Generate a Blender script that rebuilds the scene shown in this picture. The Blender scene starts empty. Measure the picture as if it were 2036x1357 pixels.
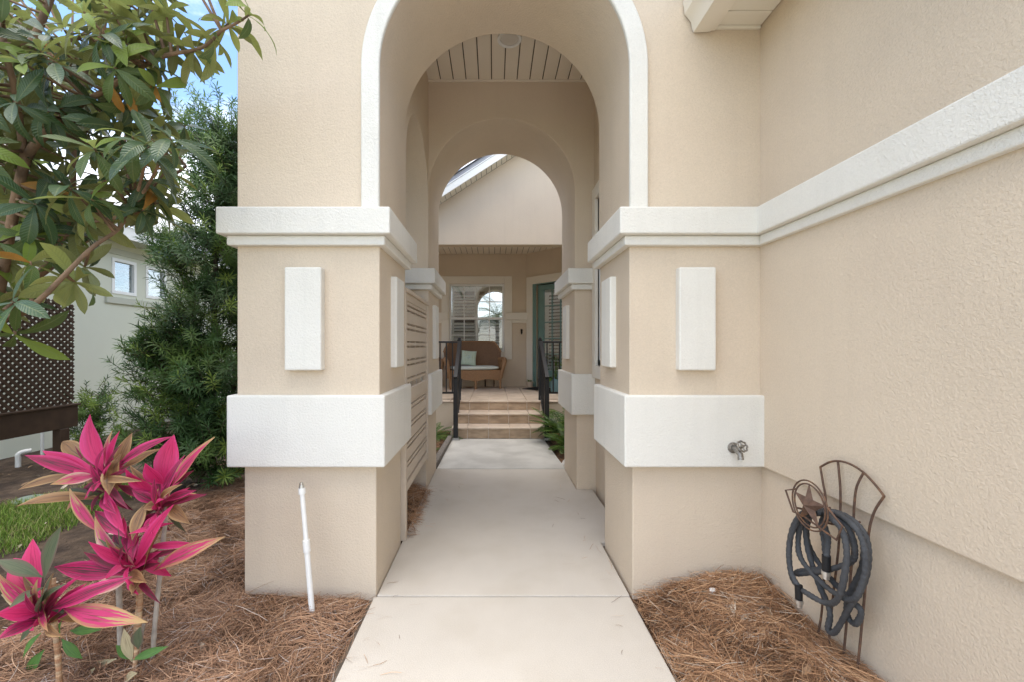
import bpy, bmesh, math, random
import numpy as np
from mathutils import Vector, Matrix

random.seed(7)
rng = np.random.default_rng(11)
R = math.radians
scene = bpy.context.scene
COL = scene.collection

# ------------------------------------------------------------------ camera
F = 848.0                       # focal length in photo pixels (2036 wide)
VX, VY, EYE = 981.0, 690.0, 1.4
cd = bpy.data.cameras.new('camera')
cd.sensor_width = 36.0
cd.lens = F * 36.0 / 2036.0
cd.shift_x = (1018.0 - VX) / 2036.0
cd.shift_y = (VY - 678.5) / 2036.0
cd.clip_end = 2000.0
cd.clip_start = 0.02
cam = bpy.data.objects.new('camera', cd)
cam.location = (0, 0, EYE)
cam.rotation_euler = (R(90), 0, 0)
COL.objects.link(cam)
scene.camera = cam

# ------------------------------------------------------------------ world, sun, exposure
SUN_EL, SUN_AZ = 80.0, 225.0     # azimuth clockwise from +Y: almost overhead, veiled by cloud
w = bpy.data.worlds.new('World')
scene.world = w
w.use_nodes = True
nt = w.node_tree
nt.nodes.clear()
wo = nt.nodes.new('ShaderNodeOutputWorld')
bg = nt.nodes.new('ShaderNodeBackground')
sky = nt.nodes.new('ShaderNodeTexSky')
sky.sky_type = 'NISHITA'
sky.sun_disc = False
sky.sun_elevation = R(SUN_EL)
sky.sun_rotation = R(SUN_AZ)
sky.altitude = 0
sky.air_density = 1.0
sky.dust_density = 0.1
sky.ozone_density = 3.0
tc = nt.nodes.new('ShaderNodeTexCoord')
mp = nt.nodes.new('ShaderNodeMapping')
mp.inputs['Scale'].default_value = (1.0, 1.0, 2.4)
mp.inputs['Location'].default_value = (7.0, 3.0, 1.0)
nz = nt.nodes.new('ShaderNodeTexNoise')
nz.inputs['Scale'].default_value = 2.3
nz.inputs['Detail'].default_value = 7
nz.inputs['Roughness'].default_value = 0.58
cr = nt.nodes.new('ShaderNodeValToRGB')
cr.color_ramp.elements[0].position = 0.44
cr.color_ramp.elements[0].color = (0.0, 0.0, 0.0, 1)
cr.color_ramp.elements[1].position = 0.71
cr.color_ramp.elements[1].color = (0.95, 0.95, 0.95, 1)
mx = nt.nodes.new('ShaderNodeMix')
mx.data_type = 'RGBA'
mx.inputs['B'].default_value = (11.0, 10.5, 9.7, 1)
nt.links.new(tc.outputs['Generated'], mp.inputs['Vector'])
nt.links.new(mp.outputs['Vector'], nz.inputs['Vector'])
nt.links.new(nz.outputs['Fac'], cr.inputs['Fac'])
nt.links.new(cr.outputs['Color'], mx.inputs['Factor'])
nt.links.new(sky.outputs['Color'], mx.inputs['A'])
nt.links.new(mx.outputs['Result'], bg.inputs['Color'])
bg.inputs['Strength'].default_value = 0.15
nt.links.new(bg.outputs['Background'], wo.inputs['Surface'])

sd = bpy.data.lights.new('sun', 'SUN')
sd.energy = 1.5
sd.angle = R(55)
sd.color = (1.0, 0.925, 0.82)
sun = bpy.data.objects.new('sun', sd)
_az, _el = R(SUN_AZ), R(SUN_EL)
_d = Vector((math.sin(_az) * math.cos(_el), math.cos(_az) * math.cos(_el), math.sin(_el)))
sun.rotation_euler = _d.to_track_quat('Z', 'Y').to_euler()
COL.objects.link(sun)

vs = scene.view_settings
vs.view_transform = 'Standard'
vs.look = 'None'
vs.gamma = 1.0
vs.exposure = 1.34
vs.use_curve_mapping = False
scene.cycles.max_bounces = 14
scene.cycles.diffuse_bounces = 10
scene.cycles.transparent_max_bounces = 12
scene.cycles.use_denoising = True


def P(px, py, Y):
    """photo pixel + distance -> world point"""
    return Vector(((px - VX) * Y / F, Y, EYE - (py - VY) * Y / F))


# ------------------------------------------------------------------ materials
def lin(c):
    return tuple((v / 12.92 if v <= 0.04045 else ((v + 0.055) / 1.055) ** 2.4) for v in c)


def s8(r, g, b):
    return lin((r / 255.0, g / 255.0, b / 255.0))


def pmat(name, col, rough=0.8, var=0.08, vscale=4.0, bump=0.0, bscale=80.0, bdist=0.004,
         spec=0.3, metal=0.0, trans=0.0, col2=None, c2scale=1.0, c2pos=(0.4, 0.6), aniso=None,
         back=None, fine=0.0, fscale=200.0, ribs=False, streak=0.0):
    m = bpy.data.materials.new(name)
    m.use_nodes = True
    n = m.node_tree
    bs = n.nodes['Principled BSDF']
    geo = n.nodes.new('ShaderNodeNewGeometry')
    vec = geo.outputs['Position']
    if aniso:
        mpn = n.nodes.new('ShaderNodeMapping')
        mpn.inputs['Scale'].default_value = aniso
        n.links.new(vec, mpn.inputs['Vector'])
        vec = mpn.outputs['Vector']
    nv = n.nodes.new('ShaderNodeTexNoise')
    nv.inputs['Scale'].default_value = vscale
    nv.inputs['Detail'].default_value = 5
    n.links.new(vec, nv.inputs['Vector'])
    mr = n.nodes.new('ShaderNodeMapRange')
    mr.inputs['From Min'].default_value = 0.25
    mr.inputs['From Max'].default_value = 0.75
    mr.inputs['To Min'].default_value = 1.0 - var
    mr.inputs['To Max'].default_value = 1.0 + var
    n.links.new(nv.outputs['Fac'], mr.inputs['Value'])
    fac = mr.outputs['Result']
    if fine:
        nf = n.nodes.new('ShaderNodeTexNoise')
        nf.inputs['Scale'].default_value = fscale
        nf.inputs['Detail'].default_value = 2
        n.links.new(vec, nf.inputs['Vector'])
        mf = n.nodes.new('ShaderNodeMapRange')
        mf.inputs['From Min'].default_value = 0.25
        mf.inputs['From Max'].default_value = 0.75
        mf.inputs['To Min'].default_value = 1.0 - fine
        mf.inputs['To Max'].default_value = 1.0 + fine
        n.links.new(nf.outputs['Fac'], mf.inputs['Value'])
        mu = n.nodes.new('ShaderNodeMath')
        mu.operation = 'MULTIPLY'
        n.links.new(fac, mu.inputs[0])
        n.links.new(mf.outputs['Result'], mu.inputs[1])
        fac = mu.outputs[0]
    if streak:
        ms_k = n.nodes.new('ShaderNodeMapping')
        ms_k.inputs['Scale'].default_value = (13.0, 13.0, 0.8)
        n.links.new(geo.outputs['Position'], ms_k.inputs['Vector'])
        nk = n.nodes.new('ShaderNodeTexNoise')
        nk.inputs['Scale'].default_value = 1.0
        nk.inputs['Detail'].default_value = 6
        n.links.new(ms_k.outputs['Vector'], nk.inputs['Vector'])
        mk_ = n.nodes.new('ShaderNodeMapRange')
        mk_.inputs['From Min'].default_value = 0.52
        mk_.inputs['From Max'].default_value = 0.78
        mk_.inputs['To Min'].default_value = 1.0
        mk_.inputs['To Max'].default_value = 1.0 - streak
        n.links.new(nk.outputs['Fac'], mk_.inputs['Value'])
        mk2 = n.nodes.new('ShaderNodeMath')
        mk2.operation = 'MULTIPLY'
        n.links.new(fac, mk2.inputs[0])
        n.links.new(mk_.outputs['Result'], mk2.inputs[1])
        fac = mk2.outputs[0]
    csock = None
    if col2 is not None:
        n2 = n.nodes.new('ShaderNodeTexNoise')
        n2.inputs['Scale'].default_value = c2scale
        n2.inputs['Detail'].default_value = 6
        n.links.new(vec, n2.inputs['Vector'])
        rp = n.nodes.new('ShaderNodeValToRGB')
        rp.color_ramp.elements[0].position = c2pos[0]
        rp.color_ramp.elements[0].color = (*col, 1)
        rp.color_ramp.elements[1].position = c2pos[1]
        rp.color_ramp.elements[1].color = (*col2, 1)
        n.links.new(n2.outputs['Fac'], rp.inputs['Fac'])
        csock = rp.outputs['Color']
    if back is not None:
        mb = n.nodes.new('ShaderNodeMix')
        mb.data_type = 'RGBA'
        if csock is None:
            mb.inputs['A'].default_value = (*col, 1)
        else:
            n.links.new(csock, mb.inputs['A'])
        mb.inputs['B'].default_value = (*back, 1)
        n.links.new(geo.outputs['Backfacing'], mb.inputs['Factor'])
        csock = mb.outputs['Result']
    vm = n.nodes.new('ShaderNodeVectorMath')
    vm.operation = 'SCALE'
    if csock is None:
        vm.inputs[0].default_value = col
    else:
        n.links.new(csock, vm.inputs[0])
    n.links.new(fac, vm.inputs['Scale'])
    n.links.new(vm.outputs['Vector'], bs.inputs['Base Color'])
    bs.inputs['Roughness'].default_value = rough
    bs.inputs['Metallic'].default_value = metal
    bs.inputs['Specular IOR Level'].default_value = spec
    if bump:
        nb = n.nodes.new('ShaderNodeTexNoise')
        nb.inputs['Scale'].default_value = bscale
        nb.inputs['Detail'].default_value = 3
        nb.inputs['Roughness'].default_value = 0.55
        nb.inputs['Distortion'].default_value = 0.6
        n.links.new(vec, nb.inputs['Vector'])
        bp = n.nodes.new('ShaderNodeBump')
        bp.inputs['Strength'].default_value = bump
        bp.inputs['Distance'].default_value = bdist
        n.links.new(nb.outputs['Fac'], bp.inputs['Height'])
        n.links.new(bp.outputs['Normal'], bs.inputs['Normal'])
    if ribs:
        # side veins in a herringbone, pale midrib, from the leaf's own UV
        uvn = n.nodes.new('ShaderNodeUVMap')
        sx_ = n.nodes.new('ShaderNodeSeparateXYZ')
        n.links.new(uvn.outputs['UV'], sx_.inputs['Vector'])
        h1 = n.nodes.new('ShaderNodeMath'); h1.operation = 'SUBTRACT'; h1.inputs[1].default_value = 0.5
        n.links.new(sx_.outputs['X'], h1.inputs[0])
        h2 = n.nodes.new('ShaderNodeMath'); h2.operation = 'ABSOLUTE'
        n.links.new(h1.outputs[0], h2.inputs[0])
        h3 = n.nodes.new('ShaderNodeMath'); h3.operation = 'MULTIPLY'; h3.inputs[1].default_value = 0.28
        n.links.new(h2.outputs[0], h3.inputs[0])
        h4 = n.nodes.new('ShaderNodeMath'); h4.operation = 'SUBTRACT'
        n.links.new(sx_.outputs['Y'], h4.inputs[0]); n.links.new(h3.outputs[0], h4.inputs[1])
        h5 = n.nodes.new('ShaderNodeMath'); h5.operation = 'MULTIPLY'; h5.inputs[1].default_value = 2 * math.pi * 15
        n.links.new(h4.outputs[0], h5.inputs[0])
        h6 = n.nodes.new('ShaderNodeMath'); h6.operation = 'SINE'
        n.links.new(h5.outputs[0], h6.inputs[0])
        bp2 = n.nodes.new('ShaderNodeBump')
        bp2.inputs['Strength'].default_value = 0.4
        bp2.inputs['Distance'].default_value = 0.0016
        n.links.new(h6.outputs[0], bp2.inputs['Height'])
        if bump:
            n.links.new(bp.outputs['Normal'], bp2.inputs['Normal'])
        n.links.new(bp2.outputs['Normal'], bs.inputs['Normal'])
        rb = n.nodes.new('ShaderNodeMapRange')
        rb.inputs['From Min'].default_value = 0.02; rb.inputs['From Max'].default_value = 0.06
        rb.inputs['To Min'].default_value = 0.55; rb.inputs['To Max'].default_value = 0.0
        n.links.new(h2.outputs[0], rb.inputs['Value'])
        mxr = n.nodes.new('ShaderNodeMix'); mxr.data_type = 'RGBA'
        n.links.new(rb.outputs['Result'], mxr.inputs['Factor'])
        n.links.new(vm.outputs['Vector'], mxr.inputs['A'])
        mxr.inputs['B'].default_value = (0.20, 0.23, 0.09, 1)
        n.links.new(mxr.outputs['Result'], bs.inputs['Base Color'])
    if trans:
        out = n.nodes['Material Output']
        tr = n.nodes.new('ShaderNodeBsdfTranslucent')
        n.links.new(vm.outputs['Vector'], tr.inputs['Color'])
        ms = n.nodes.new('ShaderNodeMixShader')
        ms.inputs['Fac'].default_value = trans
        n.links.new(bs.outputs['BSDF'], ms.inputs[1])
        n.links.new(tr.outputs['BSDF'], ms.inputs[2])
        n.links.new(ms.outputs['Shader'], out.inputs['Surface'])
    return m


TAN = (0.638, 0.535, 0.412)
TRIM = (0.735, 0.71, 0.645)
M = {}
M['stucco'] = pmat('tan_stucco', TAN, 0.92, 0.045, 1.3, 0.62, 98, 0.006, 0.15, fine=0.05, fscale=140, col2=(0.61, 0.507, 0.392), c2scale=1.7, c2pos=(0.45, 0.75), streak=0.03)
M['white_stucco'] = pmat('white_stucco', TRIM, 0.9, 0.03, 1.6, 0.62, 98, 0.006, 0.15, fine=0.03, fscale=140, col2=(0.69, 0.665, 0.60), c2scale=2.6, c2pos=(0.5, 0.8), streak=0.045)
M['smooth_trim'] = pmat('cream_trim', (0.76, 0.71, 0.62), 0.8, 0.03, 2.0, 0.25, 90, 0.003, 0.2)
M['vinyl'] = pmat('cream_vinyl', (0.74, 0.70, 0.60), 0.5, 0.02, 3.0, 0, spec=0.35)
M['vinyl_ceiling'] = pmat('cream_ceiling_vinyl', (0.76, 0.69, 0.58), 0.55, 0.03, 3.0, 0, spec=0.3)
M['backing'] = pmat('ceiling_backing', (0.10, 0.075, 0.05), 0.9, 0.05)
M['gutter'] = pmat('gutter_enamel', (0.76, 0.71, 0.61), 0.38, 0.03, 5.0, 0, spec=0.45)
M['white_paint'] = pmat('white_paint', (0.80, 0.80, 0.78), 0.4, 0.02, 5.0, 0, spec=0.4)
M['fascia'] = pmat('fascia_paint', (0.80, 0.79, 0.74), 0.5, 0.02, 5.0, 0)
M['roof_grey'] = pmat('roof_edge_grey', (0.34, 0.34, 0.36), 0.6, 0.08, 8.0, 0)
M['shingle'] = pmat('dark_shingle', (0.06, 0.06, 0.065), 0.9, 0.3, 30, 0.5, 150, 0.004)
M['concrete'] = pmat('walk_concrete', (0.585, 0.535, 0.46), 0.9, 0.06, 1.6, 0.4, 190, 0.004, 0.2,
                     col2=(0.52, 0.47, 0.395), c2scale=3.2, c2pos=(0.45, 0.75), fine=0.10, fscale=230)
M['concrete_grey'] = pmat('broom_concrete', (0.55, 0.53, 0.48), 0.92, 0.09, 2.2, 0.4, 170, 0.004, 0.2,
                          col2=(0.47, 0.45, 0.405), c2scale=3.0, fine=0.16, fscale=240)
M['joint'] = pmat('joint_dark', (0.16, 0.13, 0.10), 0.95, 0.3, 12)
M['grout'] = pmat('tile_grout', (0.64, 0.56, 0.47), 0.9, 0.1, 8, 0.3, 150, 0.003)
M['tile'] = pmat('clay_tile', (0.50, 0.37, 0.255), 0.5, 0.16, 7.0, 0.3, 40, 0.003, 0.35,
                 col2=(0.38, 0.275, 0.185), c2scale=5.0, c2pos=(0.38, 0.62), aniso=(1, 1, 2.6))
M['tile_top'] = pmat('clay_tile_pale', (0.62, 0.505, 0.395), 0.55, 0.12, 5.0, 0.2, 40, 0.003, 0.35,
                     col2=(0.54, 0.43, 0.33), c2scale=4.0)  # paler tile for treads, floor and the small clay pot
M['black_metal'] = pmat('black_rail_metal', (0.012, 0.012, 0.014), 0.38, 0.1, 20, 0, spec=0.5)
M['galv'] = pmat('galvanised', (0.45, 0.45, 0.44), 0.4, 0.2, 60, 0, metal=0.8)
M['gate'] = pmat('gate_paint', (0.60, 0.50, 0.39), 0.6, 0.04, 3.0, 0.1, 60, 0.002, 0.3)
M['wicker'] = pmat('wicker', (0.33, 0.185, 0.092), 0.55, 0.25, 60, 0.9, 130, 0.006, 0.4)
M['wicker_dark'] = pmat('wicker_back', (0.18, 0.098, 0.052), 0.55, 0.25, 60, 0.9, 130, 0.006, 0.4)
M['cushion'] = pmat('cushion_canvas', (0.68, 0.72, 0.66), 0.9, 0.04, 9, 0.2, 300, 0.002)
M['teal'] = pmat('teal_paint', (0.15, 0.26, 0.235), 0.4, 0.05, 5, 0, spec=0.45)
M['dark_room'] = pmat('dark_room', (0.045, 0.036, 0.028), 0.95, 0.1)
M['mat'] = pmat('door_mat', (0.025, 0.022, 0.02), 0.98, 0.3, 90, 0.5, 200, 0.005)
M['pot'] = pmat('blue_glaze', (0.13, 0.26, 0.30), 0.25, 0.12, 14, 0, spec=0.5)
M['soil'] = pmat('soil', (0.062, 0.042, 0.030), 0.97, 0.4, 14, 0.9, 40, 0.03,
                 col2=(0.11, 0.075, 0.05), c2scale=5.0)
M['straw_bed'] = pmat('straw_bed', (0.16, 0.085, 0.045), 0.97, 0.4, 40, 1.0, 90, 0.02,
                      col2=(0.085, 0.048, 0.028), c2scale=9.0)
M['pvc'] = pmat('white_pvc', (0.80, 0.79, 0.75), 0.35, 0.03, 20, 0, spec=0.4)
M['brass'] = pmat('old_brass', (0.27, 0.25, 0.22), 0.45, 0.4, 90, 0.2, 200, 0.002, metal=0.7)
M['rust'] = pmat('rusty_steel', (0.135, 0.083, 0.060), 0.75, 0.3, 60, 0.3, 250, 0.001, 0.3, metal=0.25,
                 col2=(0.20, 0.105, 0.055), c2scale=30, c2pos=(0.5, 0.75))
M['hose'] = pmat('grey_hose_fabric', (0.066, 0.068, 0.072), 0.75, 0.15, 25, 0.8, 120, 0.006, 0.35)
M['rubber'] = pmat('black_rubber', (0.015, 0.015, 0.016), 0.55, 0.1, 30)
M['chrome'] = pmat('hose_coupling', (0.62, 0.62, 0.60), 0.3, 0.1, 80, 0, metal=0.9)
M['green_stucco'] = pmat('neighbour_stucco', (0.62, 0.635, 0.53), 0.92, 0.05, 0.9, 0.35, 60, 0.005, 0.15,
                         fine=0.03)
M['grey_louver'] = pmat('grey_green_louver', (0.30, 0.37, 0.35), 0.5, 0.05)
M['green_trim'] = pmat('neighbour_trim', (0.48, 0.49, 0.41), 0.85, 0.04, 2.0)
M['brown_wood'] = pmat('brown_stained_wood', (0.056, 0.032, 0.018), 0.6, 0.25, 9, 0.3, 60, 0.003, 0.3,
                       aniso=(3, 1, 1))
M['bark'] = pmat('loquat_bark', (0.24, 0.155, 0.095), 0.9, 0.25, 18, 0.7, 60, 0.006, 0.2,
                 col2=(0.15, 0.098, 0.065), c2scale=8)
M['bark_dark'] = pmat('shrub_bark', (0.085, 0.062, 0.045), 0.95, 0.3, 20, 0.7, 60, 0.006)
M['cane'] = pmat('grey_cane', (0.42, 0.37, 0.31), 0.9, 0.2, 30, 0.6, 80, 0.005)
M['cane_ring'] = pmat('ringed_cane', (0.33, 0.17, 0.085), 0.8, 0.4, 9, 0.4, 60, 0.004, aniso=(1, 1, 9),
                      col2=(0.50, 0.36, 0.22), c2scale=8)
# leaves: dark glossy upper side, pale felted underside (they really differ)
M['loquat_old'] = pmat('loquat_leaf', (0.046, 0.086, 0.029), 0.34, 0.35, 3.5, 0.25, 45, 0.006, 0.5, trans=0.20,
                       back=(0.165, 0.175, 0.054), ribs=True)
M['loquat_mid'] = pmat('loquat_leaf_mid', (0.085, 0.130, 0.032), 0.40, 0.3, 3.5, 0.25, 45, 0.006, 0.45, trans=0.30,
                       back=(0.245, 0.26, 0.08), ribs=True)
M['loquat_new'] = pmat('loquat_leaf_new', (0.21, 0.285, 0.048), 0.45, 0.2, 3.5, 0.2, 45, 0.006, 0.35, trans=0.42,
                       back=(0.27, 0.30, 0.09), ribs=True)
M['loquat_dry'] = pmat('loquat_leaf_dry', (0.40, 0.20, 0.045), 0.6, 0.35, 8, 0.2, 45, 0.006, 0.3, trans=0.3, ribs=True)
M['podo'] = pmat('podocarpus_leaf', (0.046, 0.098, 0.026), 0.5, 0.45, 2.2, 0, spec=0.3, trans=0.28,
                 col2=(0.125, 0.20, 0.045), c2scale=2.6, c2pos=(0.48, 0.66))
M['podo_new'] = pmat('podocarpus_new_leaf', (0.19, 0.27, 0.050), 0.5, 0.25, 4, 0, spec=0.3, trans=0.35)
M['tree_far'] = pmat('far_tree_leaf', (0.085, 0.15, 0.045), 0.6, 0.35, 1.5, 0, spec=0.25, trans=0.4)
M['fern'] = pmat('fern_leaf', (0.050, 0.115, 0.022), 0.45, 0.3, 9, 0, spec=0.4, trans=0.3,
                 col2=(0.12, 0.19, 0.035), c2scale=9)
M['palm'] = pmat('palm_leaf', (0.085, 0.135, 0.035), 0.5, 0.3, 3, 0, spec=0.35, trans=0.3)
M['palm_dry'] = pmat('dry_palm_leaf', (0.42, 0.36, 0.20), 0.7, 0.2, 8, 0, trans=0.2)
M['timber'] = pmat('weathered_timber', (0.20, 0.175, 0.15), 0.95, 0.35, 14, 0.6, 60, 0.006, aniso=(6, 1, 6))
M['rock'] = pmat('white_rock', (0.62, 0.58, 0.52), 0.9, 0.15, 12, 0.5, 40, 0.01)
M['valve_green'] = pmat('valve_lid', (0.20, 0.25, 0.20), 0.6, 0.1, 12)
M['grey_roof'] = pmat('pale_roof', (0.60, 0.58, 0.56), 0.85, 0.12, 6, 0.3, 60, 0.006)
M['lens'] = pmat('lamp_lens', (0.62, 0.58, 0.52), 0.4, 0.02, 5)
M['dark_bronze'] = pmat('dark_bronze', (0.03, 0.024, 0.02), 0.45, 0.1, 20, metal=0.5)


def attr_mat(name, rough=0.85, trans=0.0):
    m = bpy.data.materials.new(name)
    m.use_nodes = True
    n = m.node_tree
    bs = n.nodes['Principled BSDF']
    at = n.nodes.new('ShaderNodeAttribute')
    at.attribute_name = 'tint'
    n.links.new(at.outputs['Color'], bs.inputs['Base Color'])
    bs.inputs['Roughness'].default_value = rough
    bs.inputs['Specular IOR Level'].default_value = 0.2
    if trans:
        tr = n.nodes.new('ShaderNodeBsdfTranslucent')
        n.links.new(at.outputs['Color'], tr.inputs['Color'])
        ms = n.nodes.new('ShaderNodeMixShader')
        ms.inputs['Fac'].default_value = trans
        n.links.new(bs.outputs['BSDF'], ms.inputs[1])
        n.links.new(tr.outputs['BSDF'], ms.inputs[2])
        n.links.new(ms.outputs['Shader'], n.nodes['Material Output'].inputs['Surface'])
    return m


M['needles'] = attr_mat('pine_needles')
M['grass'] = attr_mat('grass_blades', 0.6, 0.3)


def glass_mat(name, refl=0.35, tint=(0.9, 0.93, 0.92)):
    m = bpy.data.materials.new(name)
    m.use_nodes = True
    n = m.node_tree
    n.nodes.clear()
    out = n.nodes.new('ShaderNodeOutputMaterial')
    tr = n.nodes.new('ShaderNodeBsdfTransparent')
    tr.inputs['Color'].default_value = (*tint, 1)
    gl = n.nodes.new('ShaderNodeBsdfGlossy')
    gl.inputs['Roughness'].default_value = 0.012
    gl.inputs['Color'].default_value = (0.95, 0.97, 1.0, 1)
    ms = n.nodes.new('ShaderNodeMixShader')
    ms.inputs['Fac'].default_value = refl
    n.links.new(tr.outputs['BSDF'], ms.inputs[1])
    n.links.new(gl.outputs['BSDF'], ms.inputs[2])
    n.links.new(ms.outputs['Shader'], out.inputs['Surface'])
    return m


M['glass'] = glass_mat('coated_glass', 0.27)
M['glass_low'] = glass_mat('screened_glass', 0.065, (0.85, 0.86, 0.85))
M['glass_door'] = glass_mat('door_glass', 0.22)


def ribbon_leaf_mat(name, mid, edge, streak, trans=0.25, edge_w=(0.55, 0.95), streak_pos=(0.5, 0.62), tip=None):
    """leaf colour from its own UV: u across (0..1), v along (0..1)"""
    m = bpy.data.materials.new(name)
    m.use_nodes = True
    n = m.node_tree
    bs = n.nodes['Principled BSDF']
    uv = n.nodes.new('ShaderNodeUVMap')
    sp = n.nodes.new('ShaderNodeSeparateXYZ')
    n.links.new(uv.outputs['UV'], sp.inputs['Vector'])
    oi = n.nodes.new('ShaderNodeObjectInfo')
    # |u-0.5|*2
    a = n.nodes.new('ShaderNodeMath'); a.operation = 'SUBTRACT'; a.inputs[1].default_value = 0.5
    n.links.new(sp.outputs['X'], a.inputs[0])
    b = n.nodes.new('ShaderNodeMath'); b.operation = 'ABSOLUTE'
    n.links.new(a.outputs[0], b.inputs[0])
    c = n.nodes.new('ShaderNodeMath'); c.operation = 'MULTIPLY'; c.inputs[1].default_value = 2.0
    n.links.new(b.outputs[0], c.inputs[0])
    # streaks run along the leaf
    mpn = n.nodes.new('ShaderNodeMapping')
    mpn.inputs['Scale'].default_value = (14.0, 2.2, 1.0)
    cx = n.nodes.new('ShaderNodeCombineXYZ')
    n.links.new(sp.outputs['X'], cx.inputs['X'])
    n.links.new(sp.outputs['Y'], cx.inputs['Y'])
    of = n.nodes.new('ShaderNodeMath'); of.operation = 'MULTIPLY'; of.inputs[1].default_value = 37.0
    n.links.new(oi.outputs['Random'], of.inputs[0])
    n.links.new(of.outputs[0], cx.inputs['Z'])
    n.links.new(cx.outputs['Vector'], mpn.inputs['Vector'])
    ns = n.nodes.new('ShaderNodeTexNoise'); ns.inputs['Scale'].default_value = 1.0; ns.inputs['Detail'].default_value = 4
    n.links.new(mpn.outputs['Vector'], ns.inputs['Vector'])
    r1 = n.nodes.new('ShaderNodeMapRange')
    r1.inputs['From Min'].default_value = streak_pos[0]; r1.inputs['From Max'].default_value = streak_pos[1]
    n.links.new(ns.outputs['Fac'], r1.inputs['Value'])
    m1 = n.nodes.new('ShaderNodeMix'); m1.data_type = 'RGBA'
    m1.inputs['A'].default_value = (*mid, 1); m1.inputs['B'].default_value = (*streak, 1)
    n.links.new(r1.outputs['Result'], m1.inputs['Factor'])
    # ragged pale edge
    ad = n.nodes.new('ShaderNodeMath'); ad.operation = 'ADD'
    sc = n.nodes.new('ShaderNodeMath'); sc.operation = 'MULTIPLY_ADD'; sc.inputs[1].default_value = 1.5; sc.inputs[2].default_value = -0.75
    n.links.new(ns.outputs['Fac'], sc.inputs[0])
    n.links.new(c.outputs[0], ad.inputs[0]); n.links.new(sc.outputs[0], ad.inputs[1])
    r2 = n.nodes.new('ShaderNodeMapRange')
    r2.inputs['From Min'].default_value = edge_w[0]; r2.inputs['From Max'].default_value = edge_w[1]
    n.links.new(ad.outputs[0], r2.inputs['Value'])
    m2 = n.nodes.new('ShaderNodeMix'); m2.data_type = 'RGBA'
    n.links.new(m1.outputs['Result'], m2.inputs['A']); m2.inputs['B'].default_value = (*edge, 1)
    n.links.new(r2.outputs['Result'], m2.inputs['Factor'])
    cs = m2.outputs['Result']
    if tip is not None:
        r3 = n.nodes.new('ShaderNodeMapRange')
        r3.inputs['From Min'].default_value = 0.68; r3.inputs['From Max'].default_value = 0.84
        ad3 = n.nodes.new('ShaderNodeMath'); ad3.operation = 'ADD'
        n.links.new(sp.outputs['Y'], ad3.inputs[0]); n.links.new(sc.outputs[0], ad3.inputs[1])
        n.links.new(ad3.outputs[0], r3.inputs['Value'])
        m3 = n.nodes.new('ShaderNodeMix'); m3.data_type = 'RGBA'
        n.links.new(cs, m3.inputs['A']); m3.inputs['B'].default_value = (*tip, 1)
        n.links.new(r3.outputs['Result'], m3.inputs['Factor'])
        cs = m3.outputs['Result']
    n.links.new(cs, bs.inputs['Base Color'])
    bs.inputs['Roughness'].default_value = 0.48
    bs.inputs['Specular IOR Level'].default_value = 0.35
    nb = n.nodes.new('ShaderNodeBump'); nb.inputs['Strength'].default_value = 0.35; nb.inputs['Distance'].default_value = 0.004
    n.links.new(ns.outputs['Fac'], nb.inputs['Height']); n.links.new(nb.outputs['Normal'], bs.inputs['Normal'])
    tr = n.nodes.new('ShaderNodeBsdfTranslucent')
    n.links.new(cs, tr.inputs['Color'])
    ms = n.nodes.new('ShaderNodeMixShader'); ms.inputs['Fac'].default_value = trans
    n.links.new(bs.outputs['BSDF'], ms.inputs[1]); n.links.new(tr.outputs['BSDF'], ms.inputs[2])
    n.links.new(ms.outputs['Shader'], n.nodes['Material Output'].inputs['Surface'])
    return m


PINK = (0.58, 0.026, 0.125)
M['cord_pink'] = ribbon_leaf_mat('cordyline_pink', PINK, (0.62, 0.05, 0.19), (0.42, 0.016, 0.085))
M['cord_dark'] = ribbon_leaf_mat('cordyline_dark', (0.46, 0.020, 0.11), (0.60, 0.05, 0.18), (0.11, 0.035, 0.045),
                                 streak_pos=(0.42, 0.58))
M['cord_var'] = ribbon_leaf_mat('cordyline_variegated', (0.62, 0.10, 0.20), (0.72, 0.50, 0.40), (0.40, 0.025, 0.10),
                                edge_w=(0.45, 0.85), tip=(0.50, 0.33, 0.14))
M['cord_brown'] = ribbon_leaf_mat('cordyline_dry', (0.27, 0.145, 0.062), (0.42, 0.26, 0.115), (0.12, 0.065, 0.038),
                                  trans=0.15)
M['cord_tip'] = ribbon_leaf_mat('cordyline_browning', (0.50, 0.035, 0.13), (0.40, 0.22, 0.10), (0.20, 0.04, 0.05),
                                tip=(0.46, 0.30, 0.13))
M['cord_burg'] = ribbon_leaf_mat('cordyline_burgundy', (0.20, 0.018, 0.045), (0.34, 0.03, 0.09), (0.075, 0.035, 0.035))
M['cord_green'] = ribbon_leaf_mat('cordyline_green', (0.13, 0.155, 0.085), (0.17, 0.12, 0.09), (0.085, 0.12, 0.065))
M['strap_green'] = ribbon_leaf_mat('strap_leaf', (0.12, 0.25, 0.055), (0.10, 0.20, 0.05), (0.075, 0.17, 0.05))
M['strap_pale'] = ribbon_leaf_mat('dead_strap', (0.58, 0.50, 0.30), (0.52, 0.44, 0.26), (0.42, 0.34, 0.20))
M['pillow'] = ribbon_leaf_mat('pillow_print', (0.50, 0.60, 0.50), (0.52, 0.60, 0.50), (0.42, 0.50, 0.30), trans=0.0,
                              streak_pos=(0.55, 0.7), edge_w=(1.6, 2.0))


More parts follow.
